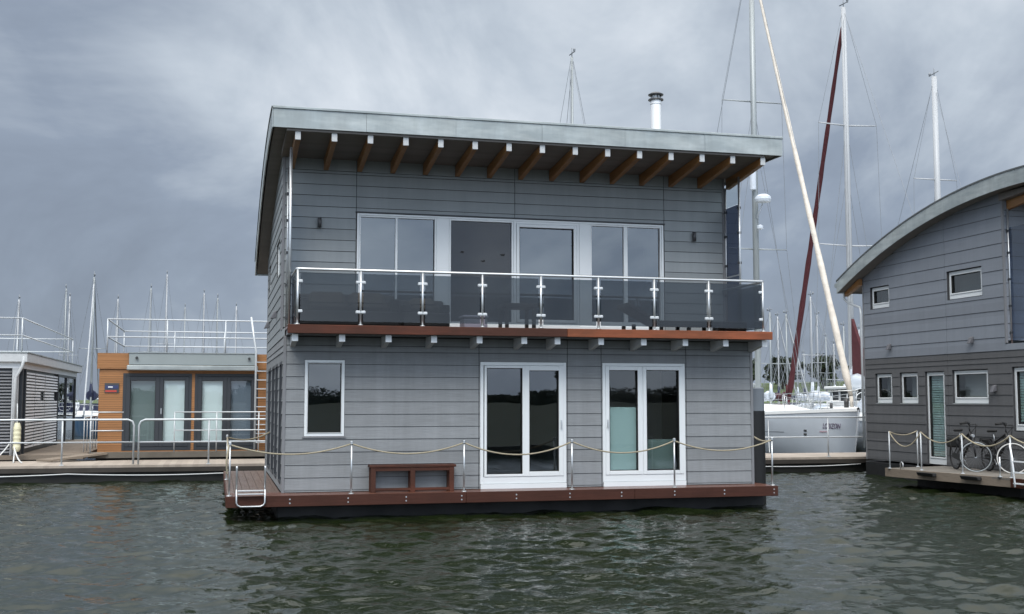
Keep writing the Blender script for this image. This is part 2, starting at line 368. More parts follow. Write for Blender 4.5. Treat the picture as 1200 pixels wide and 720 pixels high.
def rows_from(z0, pitch, lo, hi):
    k = math.floor((lo-z0)/pitch); r = [z0+pitch*i for i in range(k, k+60)]
    r = [z for z in r if lo < z < hi]; return [lo]+r+[hi]
ztop = lambda y: 6.635-.0292*(y-.1)**2
def roof(par, ox, oy, X0, X1, Y0, Y1):
    n = 26; th = .35; ys = [Y0+(Y1-Y0)*i/n for i in range(n+1)]
    # roof slab core
    mb = MB()
    for a, b in zip(ys[:-1], ys[1:]):
        mb.hexa([(ox+X0+.03, oy+a, ztop(a)-th+.02), (ox+X1-.03, oy+a, ztop(a)-th+.02), (ox+X1-.03, oy+b, ztop(b)-th+.02), (ox+X0+.03, oy+b, ztop(b)-th+.02),
                 (ox+X0+.03, oy+a, ztop(a)-.02), (ox+X1-.03, oy+a, ztop(a)-.02), (ox+X1-.03, oy+b, ztop(b)-.02), (ox+X0+.03, oy+b, ztop(b)-.02)])
    r = mb.build('roof', 'soffit', par)
    # upper membrane
    mb = MB()
    for a, b in zip(ys[:-1], ys[1:]):
        mb.hexa([(ox+X0+.05, oy+a, ztop(a)-.018), (ox+X1-.05, oy+a, ztop(a)-.018), (ox+X1-.05, oy+b, ztop(b)-.018), (ox+X0+.05, oy+b, ztop(b)-.018),
                 (ox+X0+.05, oy+a, ztop(a)-.004), (ox+X1-.05, oy+a, ztop(a)-.004), (ox+X1-.05, oy+b, ztop(b)-.004), (ox+X0+.05, oy+b, ztop(b)-.004)])
    mb.build('roof_covering', 'roofing', r)
    # front fascia in sheets with small standing seams, drip edge and upper lip
    mb = MB(); k = 6; w = (X1-X0)/k
    for i in range(k):
        mb.box(ox+X0+w*i+.002, ox+X0+w*(i+1)-.002, oy+Y0-.022-.003*(i % 2), oy+Y0+.002, ztop(Y0)-th-.01, ztop(Y0)-.035)
    mb.build('front_fascia', 'zinc', r)
    MB().box(ox+X0-.012, ox+X1+.012, oy+Y0-.045, oy+Y0+.05, ztop(Y0)-.034, ztop(Y0)+.008).build('front_edge_trim', 'zinc', r, bevel=.004)
    for sx, xe in ((-1, X0), (1, X1)):
        mb = MB()
        for j, (a, b) in enumerate(zip(ys[:-1], ys[1:])):
            e = .002*((j//3) % 2); q0, q1 = sorted((xe, xe+sx*(.02+e)))
            mb.hexa([(ox+q0, oy+a, ztop(a)-th-.01), (ox+q1, oy+a, ztop(a)-th-.01), (ox+q1, oy+b, ztop(b)-th-.01), (ox+q0, oy+b, ztop(b)-th-.01),
                     (ox+q0, oy+a, ztop(a)-.03), (ox+q1, oy+a, ztop(a)-.03), (ox+q1, oy+b, ztop(b)-.03), (ox+q0, oy+b, ztop(b)-.03)])
        mb.build('side_fascia', 'zinc', r)
        mb = MB()
        for a, b in zip(ys[:-1], ys[1:]):
            q0, q1 = sorted((xe-sx*.05, xe+sx*.035))
            mb.hexa([(ox+q0, oy+a, ztop(a)-.029), (ox+q1, oy+a, ztop(a)-.029), (ox+q1, oy+b, ztop(b)-.029), (ox+q0, oy+b, ztop(b)-.029),
                     (ox+q0, oy+a, ztop(a)+.006), (ox+q1, oy+a, ztop(a)+.006), (ox+q1, oy+b, ztop(b)+.006), (ox+q0, oy+b, ztop(b)+.006)])
        mb.build('side_edge_trim', 'roofing', r)
    MB().box(ox+X0, ox+X1, oy+Y1-.001, oy+Y1+.02, ztop(Y1)-th-.01, ztop(Y1)-.03).build('rear_fascia', 'zinc', r)
    MB().tube([(ox+X0, oy+Y1+.09, ztop(Y1)-.13), (ox+X1, oy+Y1+.09, ztop(Y1)-.13)], .065, 10).build('gutter', 'zinc', r)
    return r

def houseboat(ox, oy, label, right=False):
    Wd, D, YU = 8.82, 7.0, 1.15
    T = thing('houseboat', label, 'houseboat', (ox, oy, -.42))
    sf = lambda y: ztop(y)-.33
    P = lambda x, y, z: Vector((ox+x, oy+y, z))
    Ff = (P(0, 0, 0), X_, -Y_); Fu = (P(0, YU, 0), X_, -Y_)
    Fs = (P(0, 0, 0), Y_, -X_); Fr = (P(Wd, 0, 0), Y_, X_); Fb = (P(0, D, 0), X_, Y_)
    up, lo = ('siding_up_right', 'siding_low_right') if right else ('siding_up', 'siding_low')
    pu = .305 if right else .2085; z0u = 2.70 if right else 4.157
    pl = .24 if right else .2185; z0l = .03 if right else .036
    # openings
    if right:
        HF = [(3.46, 5.1, .07, 2.27), (5.8, 7.44, .07, 2.27)]
        HS = [(6.43-.74+.02, 7.24-.74, 1.50, 2.30), (5.30-.74, 6.10-.74, 1.50, 2.30), (4.20-.74, 5.00-.74, .0, 2.30), (2.56-.74, 3.90-.74, 1.50, 2.31), (.62-.74+.3, 1.74-.74, .90, 2.33)]
    else:
        HF = [(.345, 1.045, .96, 2.295), (3.475, 5.105, .07, 2.285), (5.80, 7.45, .07, 2.285)]
        HS = [(.45, 1.15, .12, 2.28), (1.9, 2.7, .12, 2.28), (3.2, 4.1, .12, 2.28), (4.8, 5.9, .12, 2.28)]
    HU = [(1.345, 7.52, 2.93, 5.12)]
    HSU = [(5.74, 6.66, 4.03, 4.63), (1.93, 3.26, 4.0, 4.70)]
    # cores
    mb = MB(); core(mb, Ff, 0, Wd, 0, 2.72, HF); w1 = mb.build('lower_front_wall', 'backing', T)
    mb = MB(); core(mb, Fs, .162, D, 0, 2.70, HS); w2 = mb.build('lower_side_wall', 'backing', T)
    mb = MB(); core(mb, Fr, .162, D, 0, 2.70); w3 = mb.build('lower_side_wall', 'backing', T)
    mb = MB(); core(mb, Fb, .162, Wd-.162, 0, 2.7); w4 = mb.build('lower_rear_wall', 'backing', T)
    mb = MB(); core(mb, Fu, 0, Wd, 2.93, 6.2, HU); w5 = mb.build('upper_front_wall', 'backing', T)
    mb = MB(); core(mb, Fs, YU+.162, D, 2.70, 7, HSU, topf=sf); w6 = mb.build('upper_side_wall', 'backing', T)
    mb = MB(); core(mb, Fr, YU+.162, D, 2.70, 7, topf=sf); w7 = mb.build('upper_side_wall', 'backing', T)
    mb = MB(); core(mb, Fb, .162, Wd-.162, 2.7, sf(D)); w8 = mb.build('upper_rear_wall', 'backing', T)
    # boards
    rl = rows_from(z0l, pl, .01, 2.55)
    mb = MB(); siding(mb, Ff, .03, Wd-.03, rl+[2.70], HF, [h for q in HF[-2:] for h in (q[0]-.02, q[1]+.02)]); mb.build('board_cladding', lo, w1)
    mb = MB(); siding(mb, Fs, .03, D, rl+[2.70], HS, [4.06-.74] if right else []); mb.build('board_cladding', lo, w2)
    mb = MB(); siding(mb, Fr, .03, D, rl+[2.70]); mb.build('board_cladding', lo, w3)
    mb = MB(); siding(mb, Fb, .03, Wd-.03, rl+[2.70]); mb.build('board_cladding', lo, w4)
    ru = rows_from(z0u, pu, 2.93, 5.88)+[6.17]
    mb = MB(); siding(mb, Fu, .03, Wd-.03, ru, HU, [1.345, 4.42, 7.52]); mb.build('board_cladding', up, w5)
    rs = [2.705]+[z for z in rows_from(z0u, pu, 2.706, 6.6)][1:]
    mb = MB(); siding(mb, Fs, YU+.03, D, rs, HSU, [4.06-.74] if right else [], topf=sf); mb.build('board_cladding', up, w6)
    mb = MB(); siding(mb, Fs, .03, YU+.03, [2.705, 2.86]); mb.build('deck_end_boards', up, w6)
    mb = MB(); siding(mb, Fr, YU+.03, D, rs, topf=sf); mb.build('board_cladding', up, w7)
    mb = MB(); siding(mb, Fb, .03, Wd-.03, [z for z in rs if z < sf(D)]+[sf(D)]); mb.build('board_cladding', up, w8)
    # corner trims
    for (x, y, za, zb, w) in ((0, 0, .0, 2.70, w1), (Wd, 0, .0, 2.70, w1), (0, YU, 2.87, 6.1, w5), (Wd, YU, 2.87, 6.1, w5), (0, D, 0, sf(D)-.01, w8), (Wd, D, 0, sf(D)-.01, w8)):
        sx = 1 if x else -1; sy = -1 if y < D else 1
        mb = MB(); xs = sorted((ox+x+sx*.024, ox+x-sx*.028)); ys = sorted((oy+y+sy*.024, oy+y-sy*.028)); mb.box(*xs, *ys, za, zb)
        mb.build('corner_trim', 'trim', w, bevel=.003)
    # floors, ceilings and inner partitions (dark rooms behind the glass)
    MB().box(ox+.17, ox+Wd-.17, oy+.17, oy+D-.17, .0, .06).build('lower_floor', 'interior', T)
    MB().box(ox+.02, ox+Wd-.02, oy+.03, oy+D-.17, 2.705, 2.80).build('upper_floor', 'interior', T)
    MB().box(ox+.17, ox+Wd-.17, oy+4.2, oy+4.3, .062, 2.70).build('inner_wall', 'interior', T)
    MB().box(ox+5.4, ox+5.5, oy+.17, oy+4.19, .062, 2.70).build('inner_wall', 'interior', T)
    MB().box(ox+.17, ox+Wd-.17, oy+5.2, oy+5.3, 2.802, 5.2).build('inner_wall', 'interior', T)
    # soffit of the front overhang, rafters
    mb = MB(); mb.hexa([P(-.05, -.478, 6.225), P(Wd+.12, -.478, 6.225), P(Wd+.12, YU+.05, 6.09), P(-.05, YU+.05, 6.09), P(-.05, -.478, 6.265), P(Wd+.12, -.478, 6.265), P(Wd+.12, YU+.05, 6.262), P(-.05, YU+.05, 6.262)])
    rf = roof(T, ox, oy, -.28 if not right else -.36, 9.29, -.5, 7.75)
    mb.build('soffit_panel', 'soffit', rf)
    if right:
        mb = MB()
        for (a, b) in ((6.98, 7.72),):
            mb.hexa([P(-.15, a, ztop(a)-.52), P(-.04, a, ztop(a)-.52), P(-.04, b, ztop(b)-.46), P(-.15, b, ztop(b)-.46), P(-.15, a, ztop(a)-.352), P(-.04, a, ztop(a)-.352), P(-.04, b, ztop(b)-.352), P(-.15, b, ztop(b)-.352)])
        mb.build('rafter', 'rafter', rf)
        MB().tube([P(-.12, 7.80, ztop(7.75)-.2), P(-.12, 7.80, ztop(7.75)-.50), P(-.10, 7.65, ztop(7.75)-.62), P(-.05, 7.1, ztop(7.75)-.80), P(-.05, 7.06, ztop(7.75)-1.0), P(-.05, 7.06, .3)], .035, 8).build('downpipe', 'galv', rf)
    for i in range(15):
        x = .143+.627*i
        if right and i > 2: break
        mb = MB(); mb.hexa([P(x-.045, -.425, 6.085), P(x+.045, -.425, 6.085), P(x+.045, YU-.021, 5.88), P(x-.045, YU-.021, 5.88), P(x-.045, -.425, 6.222), P(x+.045, -.425, 6.222), P(x+.045, YU-.021, 6.092), P(x-.045, YU-.021, 6.092)])
        r = mb.build('rafter', 'rafter', rf, bevel=.004)
        MB().box(ox+x-.048, ox+x+.048, oy-.455, oy-.427, 6.078, 6.225).build('end_cap', 'whiteold', r, bevel=.003)
    # upper glazing
    U = MB(); U.fbox(Fu, 1.36, 1.40, -.10, .02, 2.95, 5.10); U.fbox(Fu, 7.465, 7.505, -.10, .02, 2.95, 5.10); U.fbox(Fu, 1.40, 7.465, -.10, .02, 5.06, 5.10)
    U.fbox(Fu, 1.40, 7.465, -.10, .045, 2.95, 3.03)
    ug = U.build('glazing_frame', 'upvc', T, bevel=.004)
    MB().fbox(Fu, 2.875, 3.12, -.08, .012, 3.03, 5.06).build('infill_panel', 'upvc', ug)
    MB().fbox(Fu, 5.735, 5.96, -.08, .012, 3.03, 5.06).build('infill_panel', 'upvc', ug)
    window(T, 'window', Fu, 1.402, 2.873, 3.03, 5.06, [(1.402+.03, 2.09, 0, 0), (2.13, 2.873-.05, 0, 0)], fw=.03, n1=.006, wb=.10, gl='upglass')
    d = window(T, 'door', Fu, 3.125, 4.395, 3.035, 5.062, [(3.16, 4.36, 0, 0)], fw=.035, n1=.01, wb=.05, gl='smoke2', label='dark screened balcony door')
    MB().fbox(Fu, 3.165, 4.355, -.086, -.082, 3.09, 5.02).build('insect_screen', mat('insect_mesh', (.02, .022, .026), .9), d)
    mb = MB()
    for (u, z) in ((3.39, 4.43), (4.19, 4.40), (3.80, 4.27)):
        mb.hexa([P(u-.05, YU+.028, z-.008), P(u+.03, YU+.028, z-.02), P(u+.03, YU+.032, z-.02), P(u-.05, YU+.032, z-.008), P(u-.045, YU+.028, z+.004), P(u+.04, YU+.028, z+.022), P(u+.04, YU+.032, z+.022), P(u-.045, YU+.032, z+.004)])
    mb.build('bird_decal', 'black', d)
    window(T, 'door', Fu, 4.40, 5.73, 3.035, 5.062, [(4.455, 5.675, .06, 0)], fw=.05, n1=.012, wb=.05, gl='upglass', label='sliding balcony door with pale blue reflection')
    window(T, 'window', Fu, 5.962, 7.463, 3.03, 5.06, [(5.962+.03, 6.665, 0, 0), (6.745, 7.463-.055, 0, 0)], fw=.03, n1=.006, wb=.10, gl='upglass')
    MB().fbox(Fu, 1.33, 7.53, -.05, .05, 5.107, 5.125).build('lintel_flashing', 'darkg', w5)
    # lower windows and doors
    if not right:
        window(T, 'window', Ff, .35, 1.04, .965, 2.29, [(.395, .995, .012, 0)], fw=.045, label='narrow fixed window left of the doors')
        MB().fbox(Ff, .32, 1.07, -.02, .04, .935, .962).build('sill', 'trim', w1, bevel=.003)
        window(T, 'glass_door', Ff, 3.48, 5.10, .09, 2.28, [(3.555, 4.31, .045, 0), (4.31, 5.04, .085, 1)], fw=.06, wb=.12, label='left ground floor glass double door')
        g = window(T, 'glass_door', Ff, 5.805, 7.445, .09, 2.28, [(5.86, 6.57, .075, -1), (6.60, 7.39, .07, 0)], fw=.055, wb=.12, gl='winclear', label='right ground floor glass door with half height film')
        MB().fbox(Ff, 5.94, 6.49, -.088, -.08, .30, 1.46).build('privacy_film', 'teal', g)
        MB().fbox(Ff, 6.67, 7.32, -.30, -.29, .29, .85).build('lower_blind', mat('dim_blind', (.12, .17, .16), .8), g)
        for q in HF[1:]:
            MB().fbox(Ff, q[0]+.01, q[1]-.01, -.03, .04, -.0, .086).build('threshold', 'upvc', w1, bevel=.003)
        for q in HS:
            window(T, 'side_window', Fs, q[0], q[1], q[2], q[3], [(q[0]+.05, q[1]-.05, 0, 0)], fw=.05, fm='darkg', gl='upglass', n1=.026)
        for q in HSU:
            window(T, 'side_window', Fs, q[0], q[1], q[2], q[3], [(q[0]+.05, q[1]-.05, 0, 0)], fw=.05, fm='upvc', n1=-.02)
    else:
        for j, q in enumerate(HS):
            dr = j == 2
            w = window(T, 'side_door' if dr else 'side_window', Fs, q[0]+.03, q[1]-.01, q[2]+.02, q[3]-.02, [(q[0]+.03+.05, q[1]-.01-.05, .035, 0)], fw=.05, n0=-.13, n1=-.045, gl='winclear', wb=.10 if not dr else .14, sill=(j in (0, 1, 3)))
            mb = MB(); nn = 30 if dr else 0
            if dr or j == 4:
                mb = MB()
                for k in range(34 if dr else 22):
                    zz = q[2]+.22+k*.06; mb.fbox(Fs, q[0]+.10, q[1]-.08, -.135, -.115, zz, zz+.045)
                mb.build('venetian_blind', 'teal', w)
            MB().fbox(Fs, q[0]+.02, q[1]-.02, -.36, -.34, q[2]+.05, q[3]-.05).build('curtain', 'interior', w)
        for q in HSU:
            window(T, 'side_window', Fs, q[0]+.02, q[1]-.02, q[2]+.02, q[3]-.02, [(q[0]+.07, q[1]-.07, .035, 0)], fw=.05, n0=-.14, n1=-.05, wb=.10)
            MB().fbox(Fs, q[0]+.02, q[1]-.02, -.36, -.34, q[2]+.05, q[3]-.05).build('curtain', 'interior', T)
    # wall lamps
    def sconce(F, u, z, wedge):
        O, U_, Nn = F
        if wedge:
            mb = MB(); b = O+U_*u+Z_*z+Nn*.022
            mb.hexa([b-U_*.06-Z_*.07, b+U_*.06-Z_*.07, b+U_*.05+Nn*.12-Z_*.09, b-U_*.05+Nn*.12-Z_*.09, b-U_*.06+Z_*.08, b+U_*.06+Z_*.08, b+U_*.045+Nn*.06+Z_*.05, b-U_*.045+Nn*.06+Z_*.05])
            mb.build('wall_lamp', 'lampg', T, bevel=.008)
        else:
            b = O+U_*u+Nn*.07
            mb = MB(); mb.tube([b+Z_*(z-.09), b+Z_*(z+.09)], .038, 12); mb.fbox((O, U_, Nn), u-.02, u+.02, .01, .05, z-.03, z+.03)
            mb.build('wall_lamp', 'lamp', T)
    if right:
        sconce(Fs, 6.48-.74, 2.99, 1); sconce(Fs, 3.08-.74, 3.0, 1); sconce(Fs, 2.31-.74, 1.86, 1)
    else:
        sconce(Fu, .66, 4.88, 0); sconce(Fu, 8.15, 4.88, 0); sconce(Fs, 2.7, 3.27, 1); sconce(Fs, 5.9, 3.27, 1)
    # balcony
    MB().box(ox+.0, ox+8.88, oy-.72, oy+YU-.03, 2.80, 2.835).build('balcony_floor', 'decktop', T)
    mb = MB()
    if right: MB().box(ox-.02, ox+8.9, oy-.76, oy-.72, 2.66, 2.87).build('balcony_edge', 'midgrey', T)
    else:
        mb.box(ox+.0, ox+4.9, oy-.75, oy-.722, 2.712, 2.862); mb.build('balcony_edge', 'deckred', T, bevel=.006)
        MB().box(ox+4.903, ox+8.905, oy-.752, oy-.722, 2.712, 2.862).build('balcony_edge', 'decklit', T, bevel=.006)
    for k, x in enumerate((.134, .925, 1.72, 2.515, 3.326, 4.139, 4.755, 5.575, 6.394, 7.208, 8.014, 8.80)):
        if right and k > 1: break
        mb = MB(); mb.hexa([P(x-.045, -.60, 2.62), P(x+.045, -.60, 2.62), P(x+.045, -.02, 2.51), P(x-.045, -.02, 2.51), P(x-.045, -.60, 2.708), P(x+.045, -.60, 2.708), P(x+.045, -.02, 2.708), P(x-.045, -.02, 2.708)])
        j = mb.build('deck_bracket', 'whiteold', T, bevel=.004)
        MB().box(ox+x-.052, ox+x+.052, oy-.63, oy-.603, 2.585, 2.709).build('end_cap', 'white', j, bevel=.003)
    MB().box(ox+.02, ox+8.86, oy-.55, oy-.002, 2.71, 2.797).build('balcony_joists', 'trim', T)
    # railing with smoked glass
    bx = [.162, 1.227, 2.30, 3.363, 4.432, 5.509, 6.583, 7.657, 8.75]
    if right: bx = bx[:1]
    for x in bx:
        mb = MB(); mb.tube([P(x, -.68, 2.865), P(x, -.68, 3.795)], .021, 10)
        p = mb.build('railing_post', 'steel', T)
        MB().lathe(P(x, -.68, 2.864), [(.045, 0), (.045, .012), (.024, .02)], 12).build('base_flange', 'steel', p)
        for z in (3.09, 3.60):
            mb = MB(); mb.box(ox+x-(.085 if x > .2 else 0), ox+x+(.085 if x < 8.7 else 0), oy-.70, oy-.662, z-.027, z+.027); mb.build('glass_clamp', 'galv', p, bevel=.012)
    for a, b in zip(bx[:-1], bx[1:]):
        MB().box(ox+a+.045, ox+b-.045, oy-.686, oy-.674, 2.925, 3.75).build('glass_panel', 'smoke', T)
    if not right:
        hr = MB(); hr.tube([P(.14, YU-.05, 3.80), P(.14, -.66, 3.805), P(.17, -.68, 3.81), P(8.74, -.68, 3.81), P(8.77, -.66, 3.805), P(8.77, YU-.05, 3.80)], .024, 10); hr.build('handrail', 'steel', T)
        MB().box(ox+8.765, ox+8.777, oy-.62, oy+.42, 2.925, 3.75).build('glass_panel', 'smoke', T)
        MB().box(ox+.135, ox+.147, oy-.62, oy+.42, 2.925, 3.75).build('glass_panel', 'smoke', T)
    # wind screens beside the balcony
    for sx, x in (((-1, .10),) if right else ((-1, .08), (1, 8.85))):
        s = MB()
        s.tube([P(x, .47, 2.84), P(x, .47, 6.02)], .022, 10); s.tube([P(x, YU-.05, 2.84), P(x, YU-.05, 5.9)], .020, 10)
        if sx < 0: s.tube([P(x-.02, -.02, 2.84), P(x-.02, -.02, 6.03)], .026, 10)
        sc = s.build('wind_screen', 'steel', T)
        if sx > 0:
            MB().box(ox+x-.006, ox+x+.006, oy+.50, oy+YU-.08, 2.92, 5.47).build('dark_pane', 'smoke3', sc)
            MB().box(ox+x-.006, ox+x+.006, oy+.50, oy+YU-.08, 5.48, 6.03).build('clear_pane', 'clear', sc)
            MB().box(ox+x-.012, ox+x+.012, oy+.50, oy+YU-.08, 4.05, 4.075).build('cross_bar', 'steel', sc)
        else:
            MB().box(ox+x-.006, ox+x+.006, oy+.50, oy+YU-.08, 2.92, 5.47).build('dark_pane', 'smoke2', sc)
        mb = MB()
        for z in (3.1, 3.7, 4.3, 4.9, 5.4):
            for yy in (.47, YU-.05): mb.box(ox+x-.03, ox+x+.03, oy+yy-.02, oy+yy+.045, z-.025, z+.025)
        mb.build('pane_clips', 'lamp', sc)
    # hull
    mb = MB(); mb.box(ox+(-.1 if not right else 0), ox+Wd+.18, oy-(.10 if not right else .12), oy+D+.1, -.75, -.205 if not right else -.05); mb.build('hull', 'black', T, bevel=.02)
    return T, P

# ------------------------------------------------------------------ water (one sheet out to the horizon)
def water():
    xs = np.concatenate([-np.geomspace(1200, 16, 26)+0, np.arange(-14, 25, .058), np.geomspace(27, 1200, 26)])
    ys = np.concatenate([-np.geomspace(900, 14, 22), np.arange(-12.5, 12, .05), np.geomspace(13.6, 1500, 30)])
    xs = np.unique(xs); ys = np.unique(ys)
    Xg, Yg = np.meshgrid(xs, ys); H = np.zeros_like(Xg)
    r = np.random.default_rng(5)
    for i in range(84):
        lam = .20*(1.3/.20)**(r.random()**1.1); th = R(250)+r.normal()*.62
        k = 2*np.pi/lam; a = .0048*lam**.90*(0.5+r.random())
        if lam < .6: a *= 1.25
        ph = k*(Xg*np.cos(th)+Yg*np.sin(th))+r.random()*6.28
        env = .65+.35*np.sin(Xg*r.normal()*.7+Yg*r.normal()*.7+r.random()*6)
        H += a*env*(np.sin(ph)+.30*np.sin(2*ph+1.2))
    fade = np.clip((30-np.abs(Xg-5))/12, 0, 1)*np.clip((22-np.abs(Yg+1))/8, 0, 1)
    Z = -.42+H*fade
    nx, ny = len(xs), len(ys); V = np.stack([Xg, Yg, Z], -1).reshape(-1, 3).astype(np.float32)
    i = np.arange(nx-1)[None, :]+np.arange(ny-1)[:, None]*nx
    Fq = np.stack([i, i+1, i+1+nx, i+nx], -1).reshape(-1, 4).astype(np.int32)
    me = bpy.data.meshes.new('water'); me.vertices.add(len(V)); me.vertices.foreach_set('co', V.ravel())
    me.loops.add(Fq.size); me.loops.foreach_set('vertex_index', Fq.ravel()); me.polygons.add(len(Fq))
    me.polygons.foreach_set('loop_start', np.arange(0, Fq.size, 4, dtype=np.int32)); me.polygons.foreach_set('loop_total', np.full(len(Fq), 4, np.int32))
    me.polygons.foreach_set('use_smooth', np.ones(len(Fq), bool)); me.update(); me.validate()
    M = bpy.data.materials.new('harbour_water'); M.use_nodes = True; n = M.node_tree.nodes; l = M.node_tree.links; p = n['Principled BSDF']
    p.inputs['Base Color'].default_value = (.008, .0125, .0045, 1); p.inputs['Roughness'].default_value = .06; p.inputs['IOR'].default_value = 1.333
    t = n.new('ShaderNodeTexCoord'); prev = None
    for sc, st, d in (((2.6, 5.0, 1), .45, .035), ((7, 13, 1), .6, .016), ((20, 34, 1), .5, .004)):
        mp = n.new('ShaderNodeMapping'); mp.inputs['Scale'].default_value = sc; mp.inputs['Rotation'].default_value = (0, 0, .25); l.new(t.outputs['Object'], mp.inputs[0])
        q = n.new('ShaderNodeTexNoise'); q.inputs['Scale'].default_value = 1; q.inputs['Detail'].default_value = 3; q.inputs['Distortion'].default_value = .6; l.new(mp.outputs[0], q.inputs[0])
        b = n.new('ShaderNodeBump'); b.inputs['Strength'].default_value = st; b.inputs['Distance'].default_value = d; l.new(q.outputs[0], b.inputs['Height'])
        if prev: l.new(prev, b.inputs['Normal'])
        prev = b.outputs[0]
    l.new(prev, p.inputs['Normal']); me.materials.append(M)
    o = bpy.data.objects.new('water', me); COL.objects.link(o); tag(o, kind='structure')
water()

# ------------------------------------------------------------------ far shores
def terrain(name, x0, x1, y0, y1, nx, ny, hf, m_):
    v = []; fc = []
    for j in range(ny+1):
        for i in range(nx+1):
            x = x0+(x1-x0)*i/nx; y = y0+(y1-y0)*j/ny; v.append((x, y, hf(x, y)))
    for j in range(ny):
        for i in range(nx): a = j*(nx+1)+i; fc.append((a, a+1, a+nx+2, a+nx+1))
    mb = MB(); mb.v = v; mb.f = fc; mb.smooth = set(range(len(fc))); o = mb.build(name, m_); tag(o, kind='structure'); return o
hillf = lambda x, y: -1.2+6.6*(1/(1+math.exp(-(y-178)/9)))+.8*math.sin(x*.045+1)*(y > 165)+.0*x-3.6*(1/(1+math.exp((x-52)/14)))
terrain('grass_hill', -340, 460, 150, 420, 100, 30, hillf, 'grass')
terrain('shore_lawn', -140, 200, -330, -19.7, 34, 30, lambda x, y: -.05+.9/(1+math.exp((y+150)/12)), mat('dark_lawn', (.022, .030, .016), .95, var=.3, vscale=(.3, .3, .3)))
MB().box(-60, 110, -19.72, -19.5, -1.5, -.03).build('quay_wall', 'pontside')
tag(bpy.data.objects['quay_wall'], 'dark quay wall under the photographer', 'wall')
def crown(mb, c, rx, rz, n, size, seed):
    r = random.Random(seed)
    lobes = [(Vector((r.uniform(-.6, .6)*rx, r.uniform(-.6, .6)*rx, r.uniform(-.65, .75)*rz)), r.uniform(.28, .5)) for _ in range(11)]
    for _ in range(n):
        lc, lr = r.choice(lobes)
        d = Vector((r.gauss(0,1), r.gauss(0,1), r.gauss(0,1))).normalized()*(r.random()**.35)
        p = Vector(c)+lc+Vector((d.x*lr*rx, d.y*lr*rx, d.z*lr*rz*1.1))
        a = Vector((r.gauss(0,1), r.gauss(0,1), r.gauss(0,.7))).normalized(); b = a.cross(Vector((r.gauss(0,1), r.gauss(0,1), r.gauss(0,1)))).normalized()
        s = size*r.uniform(.5, 1.2); k = len(mb.v)
        mb.v += [tuple(p+a*s), tuple(p+b*s*.7), tuple(p-a*s*.8), tuple(p-b*s*.6)]; mb.f.append((k, k+1, k+2, k+3))
TREES = [(104, 196, 3.5, 6.2), (109.5, 192, 2.5, 6.6), (113.2, 198, 2.9, 6.4), (117.5, 190, 3.0, 6.0), (121, 195, 2.7, 6.4), (124.6, 203, 3.0, 4.8), (128.5, 190, 3.0, 4.6), (131.5, 201, 3.2, 4.2), (135, 196, 3.4, 7.2), (139, 192, 3.6, 6.5), (97, 200, 4, 5.5), (90, 205, 4, 5), (107, 204, 3.4, 5.0), (115.4, 206, 3.2, 4.6), (119.5, 207, 3.4, 4.4), (126.8, 208, 3.0, 5.2)]
tl = ['tall dark round tree left of the gap, behind the balcony corner', 'narrow dark tree beside the grey mooring pile', 'broad dark tree rising above the boats left of the maroon sail', 'dark tree directly behind the foot of the maroon sail',
      'dark round tree between the maroon sail and the cream sail', 'lower bushy tree on the grass behind the thin masts', 'small dark tree left of the foot of the cream sail', 'low shrubby tree on the hill behind the cream sail',
      'tall tree just left of the right houseboat', 'dark tree half hidden by the right houseboat corner', 'tree on the far hill hidden low behind the main houseboat', 'leftmost far tree on the hill behind the main houseboat',
      'dark bushy tree filling the gap right of the pile', 'low dark tree between the two tall trees left of the maroon sail', 'low dark tree just right of the maroon sail', 'mid-height dark tree just left of the cream sail foot']
for i, (x, y, rx, h) in enumerate(TREES):
    g = hillf(x, y)
    T = thing('tree', tl[i], 'tree', (x, y, g), 'trees on the far grassy shore')
    MB().tube([(x, y, g-.2), (x+.1, y, g+h*.35), (x+.2, y, g+h*.7)], [.28, .2, .1], 7).build('trunk', 'bark', T)
    mb = MB(); crown(mb, (x, y, g+h*.56), rx, h*.44, 1500, .38, i); mb.build('crown', 'leaf' if i % 3 else 'leaf2', T)
# low woods that read as one mass: beyond the left marina, and on the bank behind the photographer
def wood(name, label, x0, x1, y, n, hf, base, seed):
    r = random.Random(seed); mb = MB()
    for i in range(n):
        x = r.uniform(x0, x1); h = hf*r.uniform(.55, 1.15); crown(mb, (x, y+r.uniform(-6, 6), base+h*.5), h*.75, h*.5, 190, h*.16, seed*999+i)
    o = mb.build(name, 'leaf'); tag(o, label, 'woodland', kind='stuff')
wood('woodland', 'low dark wood along the far left shore', -330, 60, 186, 120, 3.0, 1.0, 3)
def far_wood():
    r = random.Random(4); mb = MB()
    for i in range(150):
        x = -110+i*1.95; h = 3.6+.9*math.sin(i*.13)+.5*math.sin(i*.41+1)+r.uniform(-.3, .4); crown(mb, (x, -215+r.uniform(-4, 4), .7+h*.42), 3.2, h*.46, 620, .26, i)
    mb.hexa([Vector(p) for p in ((-115, -216, 0), (185, -216, 0), (185, -215, 0), (-115, -215, 0), (-115, -216, 2.7), (185, -216, 2.7), (185, -215, 2.7), (-115, -215, 2.7))])
    o = mb.build('woodland', mat('wood_foliage', (.030, .038, .026), .9, var=.3, vscale=(.3, .3, .3))); tag(o, 'long low dark wood on the shore behind the photographer', 'woodland', kind='stuff')
far_wood()
for k, (x, y, h) in enumerate(((18.6, -44, 4.3), (40, -60, 6.0), (-9, -50, 4.6))):
    T = thing('tree', ('tree on the shore lawn, mirrored in the left glass doors', 'tallest tree on the shore lawn to the right', 'small tree on the shore lawn to the left')[k], 'tree', (x, y, -.05), 'trees on the quay side')
    MB().tube([(x, y, -.1), (x, y, h*.6)], .16, 7).build('trunk', 'bark', T); mb = MB(); crown(mb, (x, y, h*.66), 1.0, h*.30, 3500, .10, 50+k); mb.build('crown', 'leaf', T)

